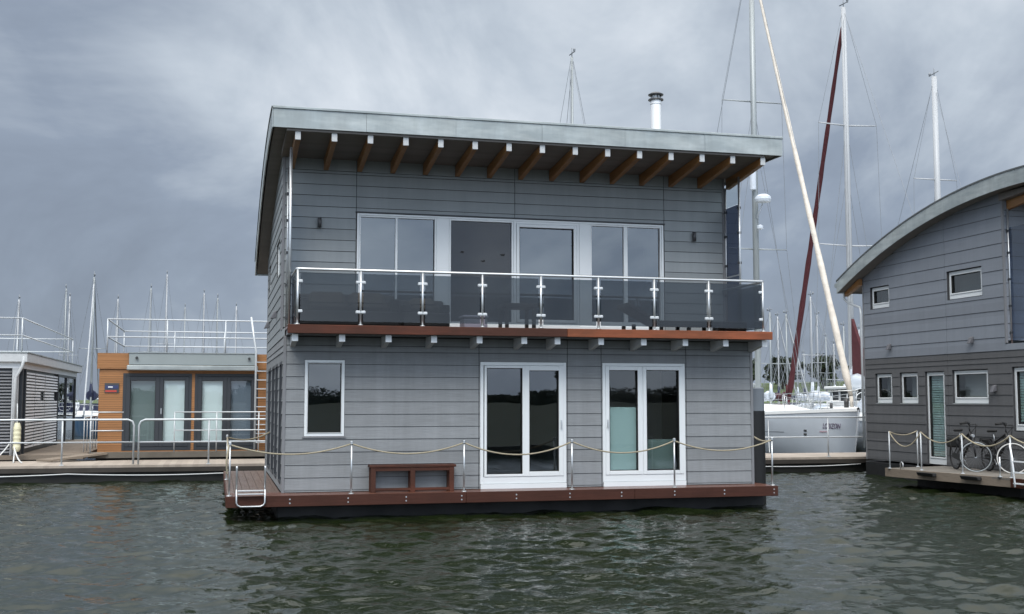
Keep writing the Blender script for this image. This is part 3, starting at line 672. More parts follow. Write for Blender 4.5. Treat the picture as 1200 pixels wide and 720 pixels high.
# ------------------------------------------------------------------ pontoon
pf = lambda x: 9.55-.035*x
A0, A1 = -30, 40
T = thing('pontoon', 'long low tan planked walkway with white tube rails running behind the grey houseboat', 'walkway', (0, pf(0), -.42))
MB().poly([(A0, pf(A0)), (A1, pf(A1)), (A1, pf(A1)+2.45), (A0, pf(A0)+2.45)], -.06, .0).build('deck', 'concrete', T)
MB().poly([(A0, pf(A0)-.03), (A1, pf(A1)-.03), (A1, pf(A1)+.02), (A0, pf(A0)+.02)], -.17, -.062).build('edge_beam', mat('dark_timber_edge', (.035, .03, .025), .8, var=.3), T)
MB().poly([(A0, pf(A0)+.12), (A1, pf(A1)+.12), (A1, pf(A1)+2.3), (A0, pf(A0)+2.3)], -.8, -.10).build('float', 'pontside', T)
for seg in (((-14, -9), (-9, -4.6), (-4.6, -.4)), ((9.5, 12.6), (12.6, 16.5))):
    pts = []
    for (a, b) in seg: pts += arc((a, pf(a)-.06, -.20), (b, pf(b)-.06, -.20), .05, 8)[(1 if pts else 0):]
    MB().tube(pts, .014, 6).build('side_rope', 'wirel', T)
def railsec(x0, x1, posts, ends=(True, True)):
    y = lambda x: pf(x)+.09
    mb = MB(); r = .024; q = .14; zt = 1.11
    pts = []
    if ends[0]: pts += [(x0, y(x0), .01), (x0, y(x0), zt-q), (x0+.04, y(x0), zt-.045), (x0+q, y(x0+q), zt)]
    else: pts += [(x0, y(x0), zt)]
    if ends[1]: pts += [(x1-q, y(x1-q), zt), (x1-.04, y(x1), zt-.045), (x1, y(x1), zt-q), (x1, y(x1), .01)]
    else: pts += [(x1, y(x1), zt)]
    mb.tube(pts, r, 8); mb.tube([(x0, y(x0), .555), (x1, y(x1), .555)], .02, 8)
    h = mb.build('handrail', 'galv', T)
    for p in posts:
        m2 = MB(); m2.tube([(p, y(p), .01), (p, y(p), zt-.02)], .022, 8); m2.box(p-.05, p+.05, y(p)-.05, y(p)+.05, 0, .015); m2.build('rail_post', 'galv', h)
railsec(-13.2, -3.1, (-9.9, -7.3, -4.77)); railsec(-2.98, 8.0, (-1.3, .7, 2.6, 4.6, 6.5)); railsec(8.2, 22, (10.6, 13.2, 15.6, 18, 20), (True, True))

# ------------------------------------------------------------------ main houseboat
HB, P = houseboat(0, 0, 'two-storey grey boarded houseboat with zinc roof, timber rafters and smoked glass balcony')
# lower deck
DR = .0
mb = MB()
k = 0; y = -.575
while y < .0: mb.box(-.94+.004, 9.02-.004, y, y+.135, -.03, 0); y += .141
mb.box(-.92, 9.0, -.57, -.02, -.05, -.035)
mb.build('front_deck', 'decktop', HB, bevel=.003)
mb = MB(); x = -.935
while x < -.05: mb.box(x, min(x+.135, -.03), -.005+.014, 6.6, -.032, -.002); x += .141
mb.build('side_deck', mat('grey_brown_deck', (.13, .085, .065), .35, var=.25, vscale=(9, .7, 3), grain=((40, 2, 2), .25)), HB, bevel=.003)
mb = MB(); mb.box(-.95, 3.1, -.606, -.578, -.184, .002); mb.box(3.103, 6.2, -.605, -.578, -.184, .002); mb.box(6.203, 9.035, -.606, -.578, -.184, .002)
mb.build('deck_fascia', mat('dark_wet_hardwood', (.048, .0165, .010), .6, spec=.25, var=.35, vscale=(1.2, 3, 6), grain=((2, 30, 40), .4), stain=((3, 3, .8), .2), bump=.25, bscale=(3, 40, 60)), HB, bevel=.006)
mb = MB(); mb.box(-.951, -.923, -.577, 6.6, -.184, .0); mb.build('side_fascia', 'deckred', HB, bevel=.006)
MB().box(9.006, 9.034, -.577, .35, -.184, .0).build('side_fascia', 'deckred', HB, bevel=.006)
MB().box(8.83, 9.004, .01, .35, -.035, -.004).build('side_deck', 'decktop', HB)
mb = MB()
for x in (.09, 1.06, 2.05, 3.02, 4.0, 4.98, 5.95, 6.97, 7.95, 8.95):
    for z in (-.06, -.125): mb.tube([(x, -.612, z), (x, -.600, z)], .013, 8)
mb.build('fascia_bolts', 'steel', HB)
# rope fence round the deck
posts = [(-.895, -.51), (1.12, -.51), (3.08, -.51), (5.05, -.51), (7.01, -.51), (8.97, -.51)]
pz = .87
for (x, y) in posts+[(-.905, 3.6)]:
    mb = MB(); mb.tube([(x, y, .0), (x, y, pz)], .016, 10)
    p = mb.build('rope_post', 'steel', HB)
    MB().lathe((x, y, .001), [(.05, 0), (.05, .01), (.026, .02)], 12).build('base_flange', 'steel', p)
    MB().lathe((x, y, pz-.03), [(.028, 0), (.028, .05), (.012, .06)], 10).build('rope_eye', 'steel', p)
mb = MB()
for a, b, s in ((0, 1, .17), (1, 2, .18), (2, 3, .22), (3, 4, .21), (4, 5, .19)):
    mb.tube(arc((posts[a][0], posts[a][1], pz-.02), (posts[b][0], posts[b][1], pz-.02), s, 18), .0135, 7)
mb.tube(arc((posts[0][0], posts[0][1], pz-.02), (-.905, 3.6, pz-.02), .16, 12), .017, 7)
mb.tube(arc((-.905, 3.6, pz-.02), (-.04, 4.4, pz+.05), .10, 10), .017, 7)
mb.tube(arc((posts[5][0], posts[5][1], pz-.02), (8.86, .0, pz+.02), .05, 8), .017, 7)
mb.tube([(-.92, -.53, pz-.02), (-.95, -.54, pz-.3), (-.94, -.54, pz-.5), (-.93, -.53, pz-.42)], .016, 6)
mb.build('rope', 'rope', HB)
# boarding ladder folded over the front left corner
mb = MB()
lx0, lx1 = -.78, -.32
mb.tube([(lx0, -.59, .0), (lx0, -.60, .46), (lx0, -.605, .50)], .017, 8); mb.tube([(lx1, -.59, .0), (lx1, -.60, .46), (lx1, -.605, .50)], .017, 8)
mb.tube([(lx0, -.64, .12), (lx0, -.64, -.10), (lx0+.02, -.64, -.14), (lx0+.07, -.64, -.165), (lx1-.07, -.64, -.165), (lx1-.02, -.64, -.14), (lx1, -.64, -.10), (lx1, -.64, .12)], .015, 8)
mb.tube([(lx0, -.60, .11), (lx0, -.64, .11)], .012, 6); mb.tube([(lx1, -.60, .11), (lx1, -.64, .11)], .012, 6)
ld = mb.build('boarding_ladder', 'steel', HB)
for z, yy in ((.03, -.66), (.085, -.635)): MB().box(lx0+.02, lx1-.02, yy-.03, yy+.03, z, z+.022).build('step', 'steel', ld, bevel=.004)
# chimney
mb = MB(); mb.lathe((8.11, 3.0, 6.2), [(.115, 0), (.115, 1.88), (.125, 1.88), (.125, 1.94), (.115, 1.94), (.115, 1.99)], 20); ch = mb.build('chimney', mat('bright_flue_pipe', (.85, .87, .88), .3, metal=.15), HB)
mb = MB(); mb.lathe((8.11, 3.0, 8.16), [(.10, 0), (.17, .01), (.165, .035), (.09, .05)], 20); mb.lathe((8.11, 3.0, 8.28), [(.165, 0), (.17, .02), (.10, .06), (.01, .075)], 20)
for a in range(4): mb.tube([(8.11+.11*math.cos(a*1.57), 3+.11*math.sin(a*1.57), 8.18), (8.11+.11*math.cos(a*1.57), 3+.11*math.sin(a*1.57), 8.29)], .008, 5)
mb.build('rain_cap', 'lamp', ch)
mb = MB(); mb.lathe((8.11, 3.0, 8.2), [(.09, 0), (.09, .1)], 14); mb.build('flue_inner', 'galv', ch)

# mooring pile
T = thing('mooring_pile', 'round pile, black below and grey on top, beside the right corner of the main houseboat', 'mooring pile', (9.14, .62, -.42))
MB().lathe((9.14, .62, -1.4), [(.235, 0), (.235, 2.78)], 24).build('sleeve', 'black', T)
MB().lathe((9.14, .62, 1.38), [(.228, 0), (.228, .44), (.20, .46)], 24).build('pile_top', 'midgrey', T)

# bench against the wall
T = thing('bench', 'low red-brown slatted frame bench on the front deck beside the glass doors', 'bench', (2.22, -.18, 0))
by0, by1 = -.31, -.03; bx0, bx1 = 1.46, 2.98
MB().box(bx0, bx1, by0-.01, by1, .425, .465).build('seat', 'deckred', T, bevel=.005)
for x in (bx0+.02, (bx0+bx1)/2-.05, bx1-.12):
    for (ya, yb) in ((by0, by0+.06), (by1-.07, by1-.01)): MB().box(x, x+.085, ya, yb, .0, .424).build('leg', 'deckred', T, bevel=.004)
MB().box(bx0+.106, bx1-.121, by0+.005, by0+.045, .03, .07).build('lower_rail', 'deckred', T)
MB().box(bx0+.106, bx1-.121, by0+.005, by0+.045, .365, .42).build('upper_rail', 'deckred', T)

# balcony furniture behind the smoked glass
B0 = 2.836
def sofa(x0, x1, y0, y1, zb, label, arm=True):
    T = thing('sofa' if x1-x0 > 1.2 else 'armchair', label, 'sofa' if x1-x0 > 1.2 else 'armchair', ((x0+x1)/2, (y0+y1)/2, B0))
    MB().box(x0, x1, y0, y1, B0+.05, B0+.30).build('base', 'rattan', T, bevel=.02)
    MB().box(x0, x1, y1-.15, y1-.002, B0+.302, zb).build('backrest', 'rattan', T, bevel=.03)
    for a, b in ((x0, x0+.14), (x1-.14, x1)):
        MB().box(a, b, y0, y1-.152, B0+.302, zb-.12).build('armrest', 'rattan', T, bevel=.02)
    n = max(1, round((x1-x0-.3)/.65)); w = (x1-x0-.3)/n
    for i in range(n):
        MB().box(x0+.15+w*i+.01, x0+.15+w*(i+1)-.01, y0+.02, y1-.17, B0+.305, B0+.43).build('cushion', 'cushion', T, bevel=.05)
        MB().hexa([Vector((x0+.15+w*i+.02, y1-.36, B0+.435)), Vector((x0+.15+w*(i+1)-.02, y1-.36, B0+.435)), Vector((x0+.15+w*(i+1)-.02, y1-.18, B0+.435)), Vector((x0+.15+w*i+.02, y1-.18, B0+.435)),
                   Vector((x0+.15+w*i+.05, y1-.29, zb+.02)), Vector((x0+.15+w*(i+1)-.05, y1-.29, zb+.02)), Vector((x0+.15+w*(i+1)-.05, y1-.18, zb+.04)), Vector((x0+.15+w*i+.05, y1-.18, zb+.04))]).build('back_cushion', 'cushion', T, bevel=.06)
    for x in (x0+.06, x1-.06):
        for yy in (y0+.06, y1-.06): MB().box(x-.03, x+.03, yy-.03, yy+.03, B0, B0+.049).build('foot', 'black', T)
sofa(.22, 1.95, -.35, .45, 3.48, 'long dark rattan sofa at the left end of the balcony')
sofa(2.02, 2.86, -.3, .45, 3.40, 'dark rattan armchair beside the sofa on the balcony')
T = thing('cushion_box', 'pale lilac box seat behind the balcony glass in front of the dark door', 'box', (3.42, .3, B0))
MB().box(3.2, 3.64, .1, .5, B0, B0+.24).build('box_body', mat('lilac_fabric', (.30, .29, .36), .9), T, bevel=.02)
MB().box(3.18, 3.66, .08, .52, B0+.243, B0+.30).build('lid', mat('lilac_fabric_lid', (.33, .32, .39), .9), T, bevel=.02)
T = thing('balcony_table', 'dark square table standing in the middle of the balcony', 'table', (4.25, .2, B0))
MB().box(3.92, 4.55, -.10, .5, B0+.44, B0+.52).build('tabletop', 'rattan', T, bevel=.01)
for x in (3.96, 4.47):
    for y in (-.07, .44): MB().box(x-.03, x+.03, y-.03, y+.03, B0, B0+.438).build('leg', 'rattan', T)
def lounger(x0, label, raised, flip=1):
    T = thing('sun_lounger', label, 'sun lounger', (x0, .1, B0), 'dark sun loungers on the balcony')
    X = lambda d: x0+flip*d
    mb = MB(); a, b = sorted((X(0), X(1.25))); mb.box(a, b, -.25, .4, B0+.16, B0+.24); mb.build('seat', 'rattan', T, bevel=.01)
    q = [(X(0), -.25, B0+.16), (X(0), .4, B0+.16), (X(-.62), .4, B0+.16+raised), (X(-.62), -.25, B0+.16+raised)]
    mb = MB(); mb.hexa([Vector(p) for p in q]+[Vector(p)+Vector((0, 0, .08)) for p in q]); mb.build('backrest', 'rattan', T, bevel=.01)
    for dx in (-.5, .05, .6, 1.15):
        for y in (-.2, .35): MB().box(X(dx)-.03, X(dx)+.03, y-.03, y+.03, B0, B0+.159).build('leg', 'rattan', T)
lounger(6.86, 'sun lounger with raised back behind the balcony glass right of the doors', .33)
T = thing('footstool', 'low dark rattan footstool at the right end of the balcony', 'footstool', (8.42, .1, B0))
MB().box(8.18, 8.66, -.2, .35, B0+.08, B0+.25).build('seat', 'rattan', T, bevel=.02)
for x in (8.22, 8.62):
    for y in (-.16, .31): MB().box(x-.025, x+.025, y-.025, y+.025, B0, B0+.079).build('leg', 'black', T)

# ------------------------------------------------------------------ orange larch-clad houseboat beyond the pontoon (left)
Yo = 12.6
T = thing('houseboat', 'single-storey orange timber-clad houseboat with flat railed roof terrace', 'houseboat', (-1.5, Yo, -.42)); OB = T
MB().box(-4.25, 2.6, Yo-.02, Yo+6.2, -.8, .12).build('hull', 'pontside', T)
MB().box(-4.4, 2.7, Yo-.55, Yo+.0, .06, .20).build('terrace_deck', mat('dark_terrace', (.10, .09, .075), .8, var=.3), T)
HO = [(-3.60, -1.80, .23, 2.32), (-1.72, -.02, .23, 2.32)]
FO = (Vector((0, Yo, 0)), X_, -Y_)
mb = MB(); core(mb, FO, -4.2, 2.5, .12, 2.86, HO); fw = mb.build('front_wall', 'backing', T)
mb = MB(); siding(mb, FO, -4.2, 2.5, rows_from(0, .062, .2, 2.44), HO, gap=.006, t0=.022, t1=.018); mb.build('slat_cladding', 'orange', fw)
mb = MB(); siding(mb, (Vector((0, Yo-.05, 0)), X_, -Y_), -4.27, -3.46, rows_from(0, .062, 2.44, 2.87), gap=.006, t0=.022, t1=.018)
siding(mb, (Vector((0, Yo-.05, 0)), X_, -Y_), -.08, 2.5, rows_from(0, .062, 2.44, 2.87), gap=.006, t0=.022, t1=.018); mb.box(-4.27, 2.5, Yo-.05, Yo-.003, 2.44, 2.86)
mb.build('parapet', 'orange', T)
for x, Ns in ((-4.2, -1), (2.5, 1)):
    F = (Vector((x, Yo, 0)), Y_, X_*Ns); mb = MB(); core(mb, F, .17, 6, .12, 2.86); w = mb.build('side_wall', 'backing', T)
    mb = MB(); siding(mb, F, 0, 6, rows_from(0, .062, .2, 2.86), gap=.006, t0=.022, t1=.018); mb.build('slat_cladding', 'orange', w)
MB().box(-4.03, 2.33, Yo+6.0, Yo+6.1, .12, 2.86).build('rear_wall', 'orange', T)
MB().box(-4.18, 2.48, Yo+.01, Yo+6.08, 2.72, 2.80).build('roof', 'roofing', T)
MB().box(-4.0, 2.3, Yo+1.9, Yo+1.95, .13, 2.7).build('inner_wall', 'interior', T)
a = MB().box(-3.45, -.09, Yo-.20, Yo-.076, 2.55, 2.86).build('awning_fascia', 'awn', T, bevel=.004)
MB().box(-3.50, -.04, Yo-.26, Yo-.05, 2.40, 2.535).build('awning_cassette', 'zinc', a, bevel=.02)
MB().box(-3.48, -.06, Yo-.22, Yo-.08, 2.865, 2.885).build('awning_cover_strip', 'zinc', a)
for x in (-3.25, -.28):
    mb = MB(); mb.tube([(x, Yo-.20, 2.74), (x, Yo-.27, 2.73)], .035, 10); mb.build('spot_lamp', 'lamp', a)
for q, lab in ((HO[0], 'dark framed glass doors left'), (HO[1], 'dark framed glass doors right')):
    mid = -2.645 if q[0] < -3 else -.86
    w = window(T, 'glass_door', FO, q[0], q[1], q[2], q[3], [(q[0]+.08, mid, .11, 0), (mid, q[1]-.08, .10, -1 if q[0] < -3 else 0)], fw=.08, n0=-.1, n1=.03, fm='darkg', gl='winclear', wb=.10)
    lite = (mid+.04, q[1]-.10) if q[0] < -3 else (q[0]+.10, mid-.04); dim = (q[0]+.10, mid-.04) if q[0] < -3 else (mid+.04, q[1]-.10)
    MB().fbox(FO, *lite, -.085, -.078, q[2]+.12, q[3]-.1).build('pale_blind', 'blindp', w)
    MB().fbox(FO, *dim, -.10, -.09, q[2]+.12, q[3]-.1).build('grey_curtain', mat('grey_curtain', (.20, .24, .24) if q[0] < -3 else (.18, .21, .26), .9), w)
mb = MB(); mb.box(-4.07, -3.70, Yo-.045, Yo-.025, 1.79, 2.05); pq = mb.build('plaque', 'lamp', T)
MB().box(-4.05, -3.72, Yo-.050, Yo-.0455, 1.90, 1.99).build('plaque_picture', 'navyp', pq); MB().box(-4.05, -3.76, Yo-.050, Yo-.0455, 1.81, 1.86).build('plaque_red_band', 'red', pq)
MB().box(-3.98, -3.86, Yo-.054, Yo-.0505, 1.93, 1.96).build('plaque_white_mark', 'white', pq)
# roof terrace rails
def rail_box(T, x0, x1, y0, y1, z0, h, nx, ny, mids=(.5,), r=.022):
    mb = MB()
    for zz in (z0+h, *[z0+h*k for k in mids]):
        mb.tube([(x0, y0, zz), (x1, y0, zz)], r, 6); mb.tube([(x0, y1, zz), (x1, y1, zz)], r, 6); mb.tube([(x0, y0, zz), (x0, y1, zz)], r, 6); mb.tube([(x1, y0, zz), (x1, y1, zz)], r, 6)
    o = mb.build('roof_rail', 'galv', T)
    for i in range(nx+1):
        for y in (y0, y1): MB().tube([(x0+(x1-x0)*i/nx, y, z0), (x0+(x1-x0)*i/nx, y, z0+h)], .02, 6).build('rail_post', 'galv', o)
rail_box(T, -4.05, 2.2, Yo+.15, Yo+5.9, 2.83, .97, 4, 2)
# terrace rail and roof ladder
mb = MB()
for z in (1.27, .78): mb.tube([(-2.22, Yo-.45, z), (2.3, Yo-.45, z)], .018, 6)
for z in (1.27, .78): mb.tube([(-4.35, Yo-.45, z), (-3.53, Yo-.45, z)], .018, 6)
for x in (-2.22, -1.12, 0.0, 1.1, 2.3, -4.35): mb.tube([(x, Yo-.45, .2), (x, Yo-.45, 1.27)], .018, 6)
mb.build('terrace_rail', 'galv', T)
mb = MB(); mb.tube([(-.10, Yo-.32, .1), (-.10, Yo-.32, 2.95), (-.16, Yo-.28, 3.3), (-.24, Yo-.05, 3.9)], .028, 8); mb.tube([(.42, Yo-.32, .1), (.42, Yo-.32, 2.95), (.36, Yo-.28, 3.3), (.28, Yo-.05, 3.9)], .028, 8)
ld = mb.build('roof_ladder', 'galv', T)
for i in range(10): MB().box(-.075, .395, Yo-.36, Yo-.28, .42+i*.245, .445+i*.245).build('rung', 'galv', ld)

# ------------------------------------------------------------------ white houseboat at the far left
T = thing('houseboat', 'white houseboat with grey louvred blinds at the left edge of the picture', 'houseboat', (-8.5, Yo, -.42))
Xw = -6.16
MB().box(-14, Xw+.05, Yo-.05, 25.3, -.8, .10).build('hull', 'pontside', T)
MB().box(-14, Xw+1.6, Yo-.1, 25.3, .02, .14).build('deck', 'weathered', T)
for (x0, x1, y0, y1) in ((-13.9, Xw-.08, Yo+.10, Yo+.2), (-13.9, Xw-.08, 24.9, 25), (-13.9, -13.8, Yo+.2, 24.9)): MB().box(x0, x1, y0, y1, .14, 2.45).build('wall', 'darkg', T)
MB().box(Xw-.20, Xw-.10, Yo+.2, 20.0, .14, 2.45).build('wall', 'darkg', T)
MB().box(-14, Xw-.02, Yo-.02, 25.1, 2.44, 2.60).build('roof_beam', 'white', T)
rw = MB().box(-14.1, Xw+.14, Yo-.16, 25.3, 2.60, 2.84).build('roof', 'whiteold', T, bevel=.01)
MB().box(-14.12, Xw+.16, Yo-.18, 25.32, 2.842, 2.87).build('roof_edge_trim', 'zinc', rw)
mb = MB()
for i in range(26): z = .2+i*.085; mb.hexa([Vector(p) for p in ((-13.8, Yo+.02, z), (-6.42, Yo+.02, z), (-6.42, Yo+.07, z+.035), (-13.8, Yo+.07, z+.035), (-13.8, Yo+.02, z+.012), (-6.42, Yo+.02, z+.012), (-6.42, Yo+.07, z+.047), (-13.8, Yo+.07, z+.047))])
mb.build('louvre_blind', 'louvre', T)
mb = MB(); mb.box(-6.40, -6.25, Yo-.02, Yo+.09, .14, 2.44); mb.tube([(-6.33, Yo-.08, .15), (-6.30, Yo-.09, 2.2), (-6.14, Yo-.12, 2.5), (-6.10, Yo-.13, 2.75)], .045, 8); mb.build('corner_post', 'whiteold', T)
mb = MB()
for j, (a, b) in enumerate(((13.5, 15.1), (15.2, 17.0), (17.1, 19.9))):
    for i in range(24):
        z = .28+i*.088
        if j and i in (15, 16, 17) : b2 = b-.8
        else: b2 = b
        mb.hexa([Vector(p) for p in ((Xw-.06, a, z), (Xw-.02, a, z), (Xw-.02, b2, z), (Xw-.06, b2, z), (Xw-.07, a, z+.05), (Xw-.03, a, z+.05), (Xw-.03, b2, z+.05), (Xw-.07, b2, z+.05))])
mb.build('slatted_shutter', 'louvrew', T)
w = MB().box(Xw-.09, Xw-.012, 20.0, 24.86, 2.36, 2.44).build('window_frame', 'darkg', T)
for y in (20.05, 22.2, 24.8): MB().box(Xw-.09, Xw-.01, y-.06, y+.06, .14, 2.358).build('mullion', 'darkg', w)
MB().box(Xw-.085, Xw-.014, 20.112, 22.138, 1.0, 1.06).build('transom', 'darkg', w)
for y in (12.85, 13.4): MB().box(Xw-.09, Xw-.01, y-.06, y+.06, .14, 2.44).build('wall_post', 'darkg', T)
MB().box(Xw-.06, Xw-.05, 20.1, 24.8, .14, 2.43).build('pane', 'winglass', w)
rail_box(T, -13.8, -6.25, 12.95, 24.2, 2.87, .93, 4, 2)
mb = MB()
for i in range(9): mb.tube([(Xw+1.45, 14+i*.8, .14), (Xw+1.45, 14+i*.8, 1.1)], .015, 6)
mb.tube([(Xw+1.45, 14, 1.1), (Xw+1.45, 20.4, 1.1)], .02, 6); mb.build('deck_railing', 'galv', T)
T = thing('fender', 'cream ribbed fender hanging at the corner post of the white houseboat', 'fender', (-6.18, Yo-.35, .0))
mb = MB(); mb.lathe((-6.18, Yo-.35, .25), [(.06, 0)]+[(.088+.010*(k % 2), .05+k*.06) for k in range(11)]+[(.06, .75)], 14); mb.build('body', 'yellow', T)
MB().tube([(-6.18, Yo-.35, 1.0), (-6.22, Yo-.2, 1.5)], .012, 5).build('line', 'wirel', T)
T = thing('gangway', 'sloping grey plank gangway between the white and the orange houseboats', 'gangway', (-4.9, 11.9, 0))
MB().hexa([Vector(p) for p in ((-5.6, 11.6, .02), (-5.2, 11.35, .02), (-3.9, 12.0, .16), (-4.2, 12.3, .16), (-5.6, 11.6, .07), (-5.2, 11.35, .07), (-3.9, 12.0, .21), (-4.2, 12.3, .21))]).build('plank', 'weathered', T)
T = thing('mooring_lines', 'tangle of pale mooring lines on the pontoon below the cream fender', 'mooring line', (-6.2, 11.9, 0))
for k, (a, b) in enumerate((((-6.35, 12.4, .5), (-6.75, 11.2, .02)), ((-6.3, 12.4, .5), (-5.85, 11.0, .02)), ((-6.25, 12.4, .45), (-6.1, 11.3, .02)))):
    MB().tube(arc(a, b, .12, 8), .018, 5).build('line', 'wirel', T)

# ------------------------------------------------------------------ right houseboat
RB, PR = houseboat(16, .74, 'blue-grey boarded houseboat with curved zinc roof and darker ground floor at the right edge', right=True)
T = RB
pl = [(14.66, -.55), (16.0, -.55), (16.0, 4.0), (15.6, 4.35), (14.12, 3.86)]
MB().poly([(14.66+.02, -.2), (15.99, -.2), (15.99, 4.3), (14.14, 3.84)], -.04, 0).build('side_deck', mat('grey_deck_planks', (.17, .155, .135), .75, var=.2, board=(1, .14, 0, .2)), T)
MB().hexa([Vector(p) for p in ((14.64, .14, -.19), (14.68, .14, -.19), (14.14, 3.88, -.19), (14.10, 3.88, -.19), (14.64, .14, .004), (14.68, .14, .004), (14.14, 3.88, .004), (14.10, 3.88, .004))]).build('deck_fascia', 'weathered', T, bevel=.004)
MB().hexa([Vector(p) for p in ((14.62, -1.2, -.19), (14.68, -1.2, -.19), (14.68, .135, -.19), (14.62, .135, -.19), (14.62, -1.2, .0), (14.68, -1.2, .0), (14.68, .135, .0), (14.62, .135, .0))]).build('deck_fascia', 'deckred', T, bevel=.004)
MB().box(14.68, 24, -1.2, -.21, -.04, 0).build('front_deck', 'decktop', T)
MB().hexa([Vector(p) for p in ((14.16, 3.88, -.19), (15.98, 4.32, -.19), (15.98, 4.35, -.19), (14.15, 3.91, -.19), (14.16, 3.88, 0), (15.98, 4.32, 0), (15.98, 4.35, 0), (14.15, 3.91, 0))]).build('deck_end', 'weathered', T)
MB().box(14.9, 15.98, .2, 3.8, -.8, -.05).build('float', 'black', T)
for y, x in ((2.45, 14.29), (1.15, 14.48)):
    mb = MB(); mb.hexa([Vector(p) for p in ((x-.05, y-.26, -.10), (x+.03, y-.26, -.10), (x-.03, y+.26, -.10), (x-.11, y+.26, -.10), (x-.09, y-.24, -.02), (x+.03, y-.26, -.02), (x-.03, y+.26, -.02), (x-.15, y+.26, -.02))]); mb.build('rubber_fender', 'rubber', T, bevel=.01)
rp = [(14.13, 3.72), (15.14, 4.12), (14.42, 2.9), (14.56, 1.6), (14.70, .2)]
for (x, y) in rp:
    mb = MB(); mb.tube([(x, y, 0), (x, y, .86)], .016, 8); mb.lathe((x, y, .001), [(.045, 0), (.045, .012), (.02, .02)], 10); mb.build('rope_post', 'galv', T)
mb = MB()
mb.tube(arc((*rp[0], .86), (*rp[1], .86), .09), .014, 6); mb.tube(arc((*rp[0], .86), (*rp[2], .87), .34), .014, 6); mb.tube(arc((*rp[2], .87), (*rp[3], .86), .22), .014, 6)
mb.tube(arc((*rp[3], .86), (*rp[4], .86), .24), .018, 6); mb.tube(arc((*rp[4], .86), (14.72, -1.1, .86), .16), .018, 6)
mb.build('rope', 'rope', T)
mb = MB(); mb.tube([(14.60, .42, .02), (14.60, .42, .42)], .017, 8); mb.lathe((14.6, .42, .003), [(.05, 0), (.05, .02)], 10); mb.build('water_bollard', 'steel', T)
mb = MB(); mb.tube([(14.62, .12, .70), (14.56, -.02, .42), (14.50, -.16, -.16)], .02, 8); mb.tube([(14.62, -.35, .70), (14.56, -.45, .42), (14.50, -.55, -.16)], .02, 8); ld = mb.build('boarding_ladder', 'white', T)
for k in range(3): MB().box(14.50+k*.02, 14.56+k*.02, -.52+k*.05, -.1+k*.05, -.1+k*.22, -.075+k*.22).build('step', 'white', ld)
mb = MB(); mb.tube([(14.3, 3.55, 0), (14.3, 3.55, .13), (14.3, 3.50, .16), (14.3, 3.45, .13), (14.3, 3.45, 0)], .015, 6); mb.build('cleat', 'steel', T)

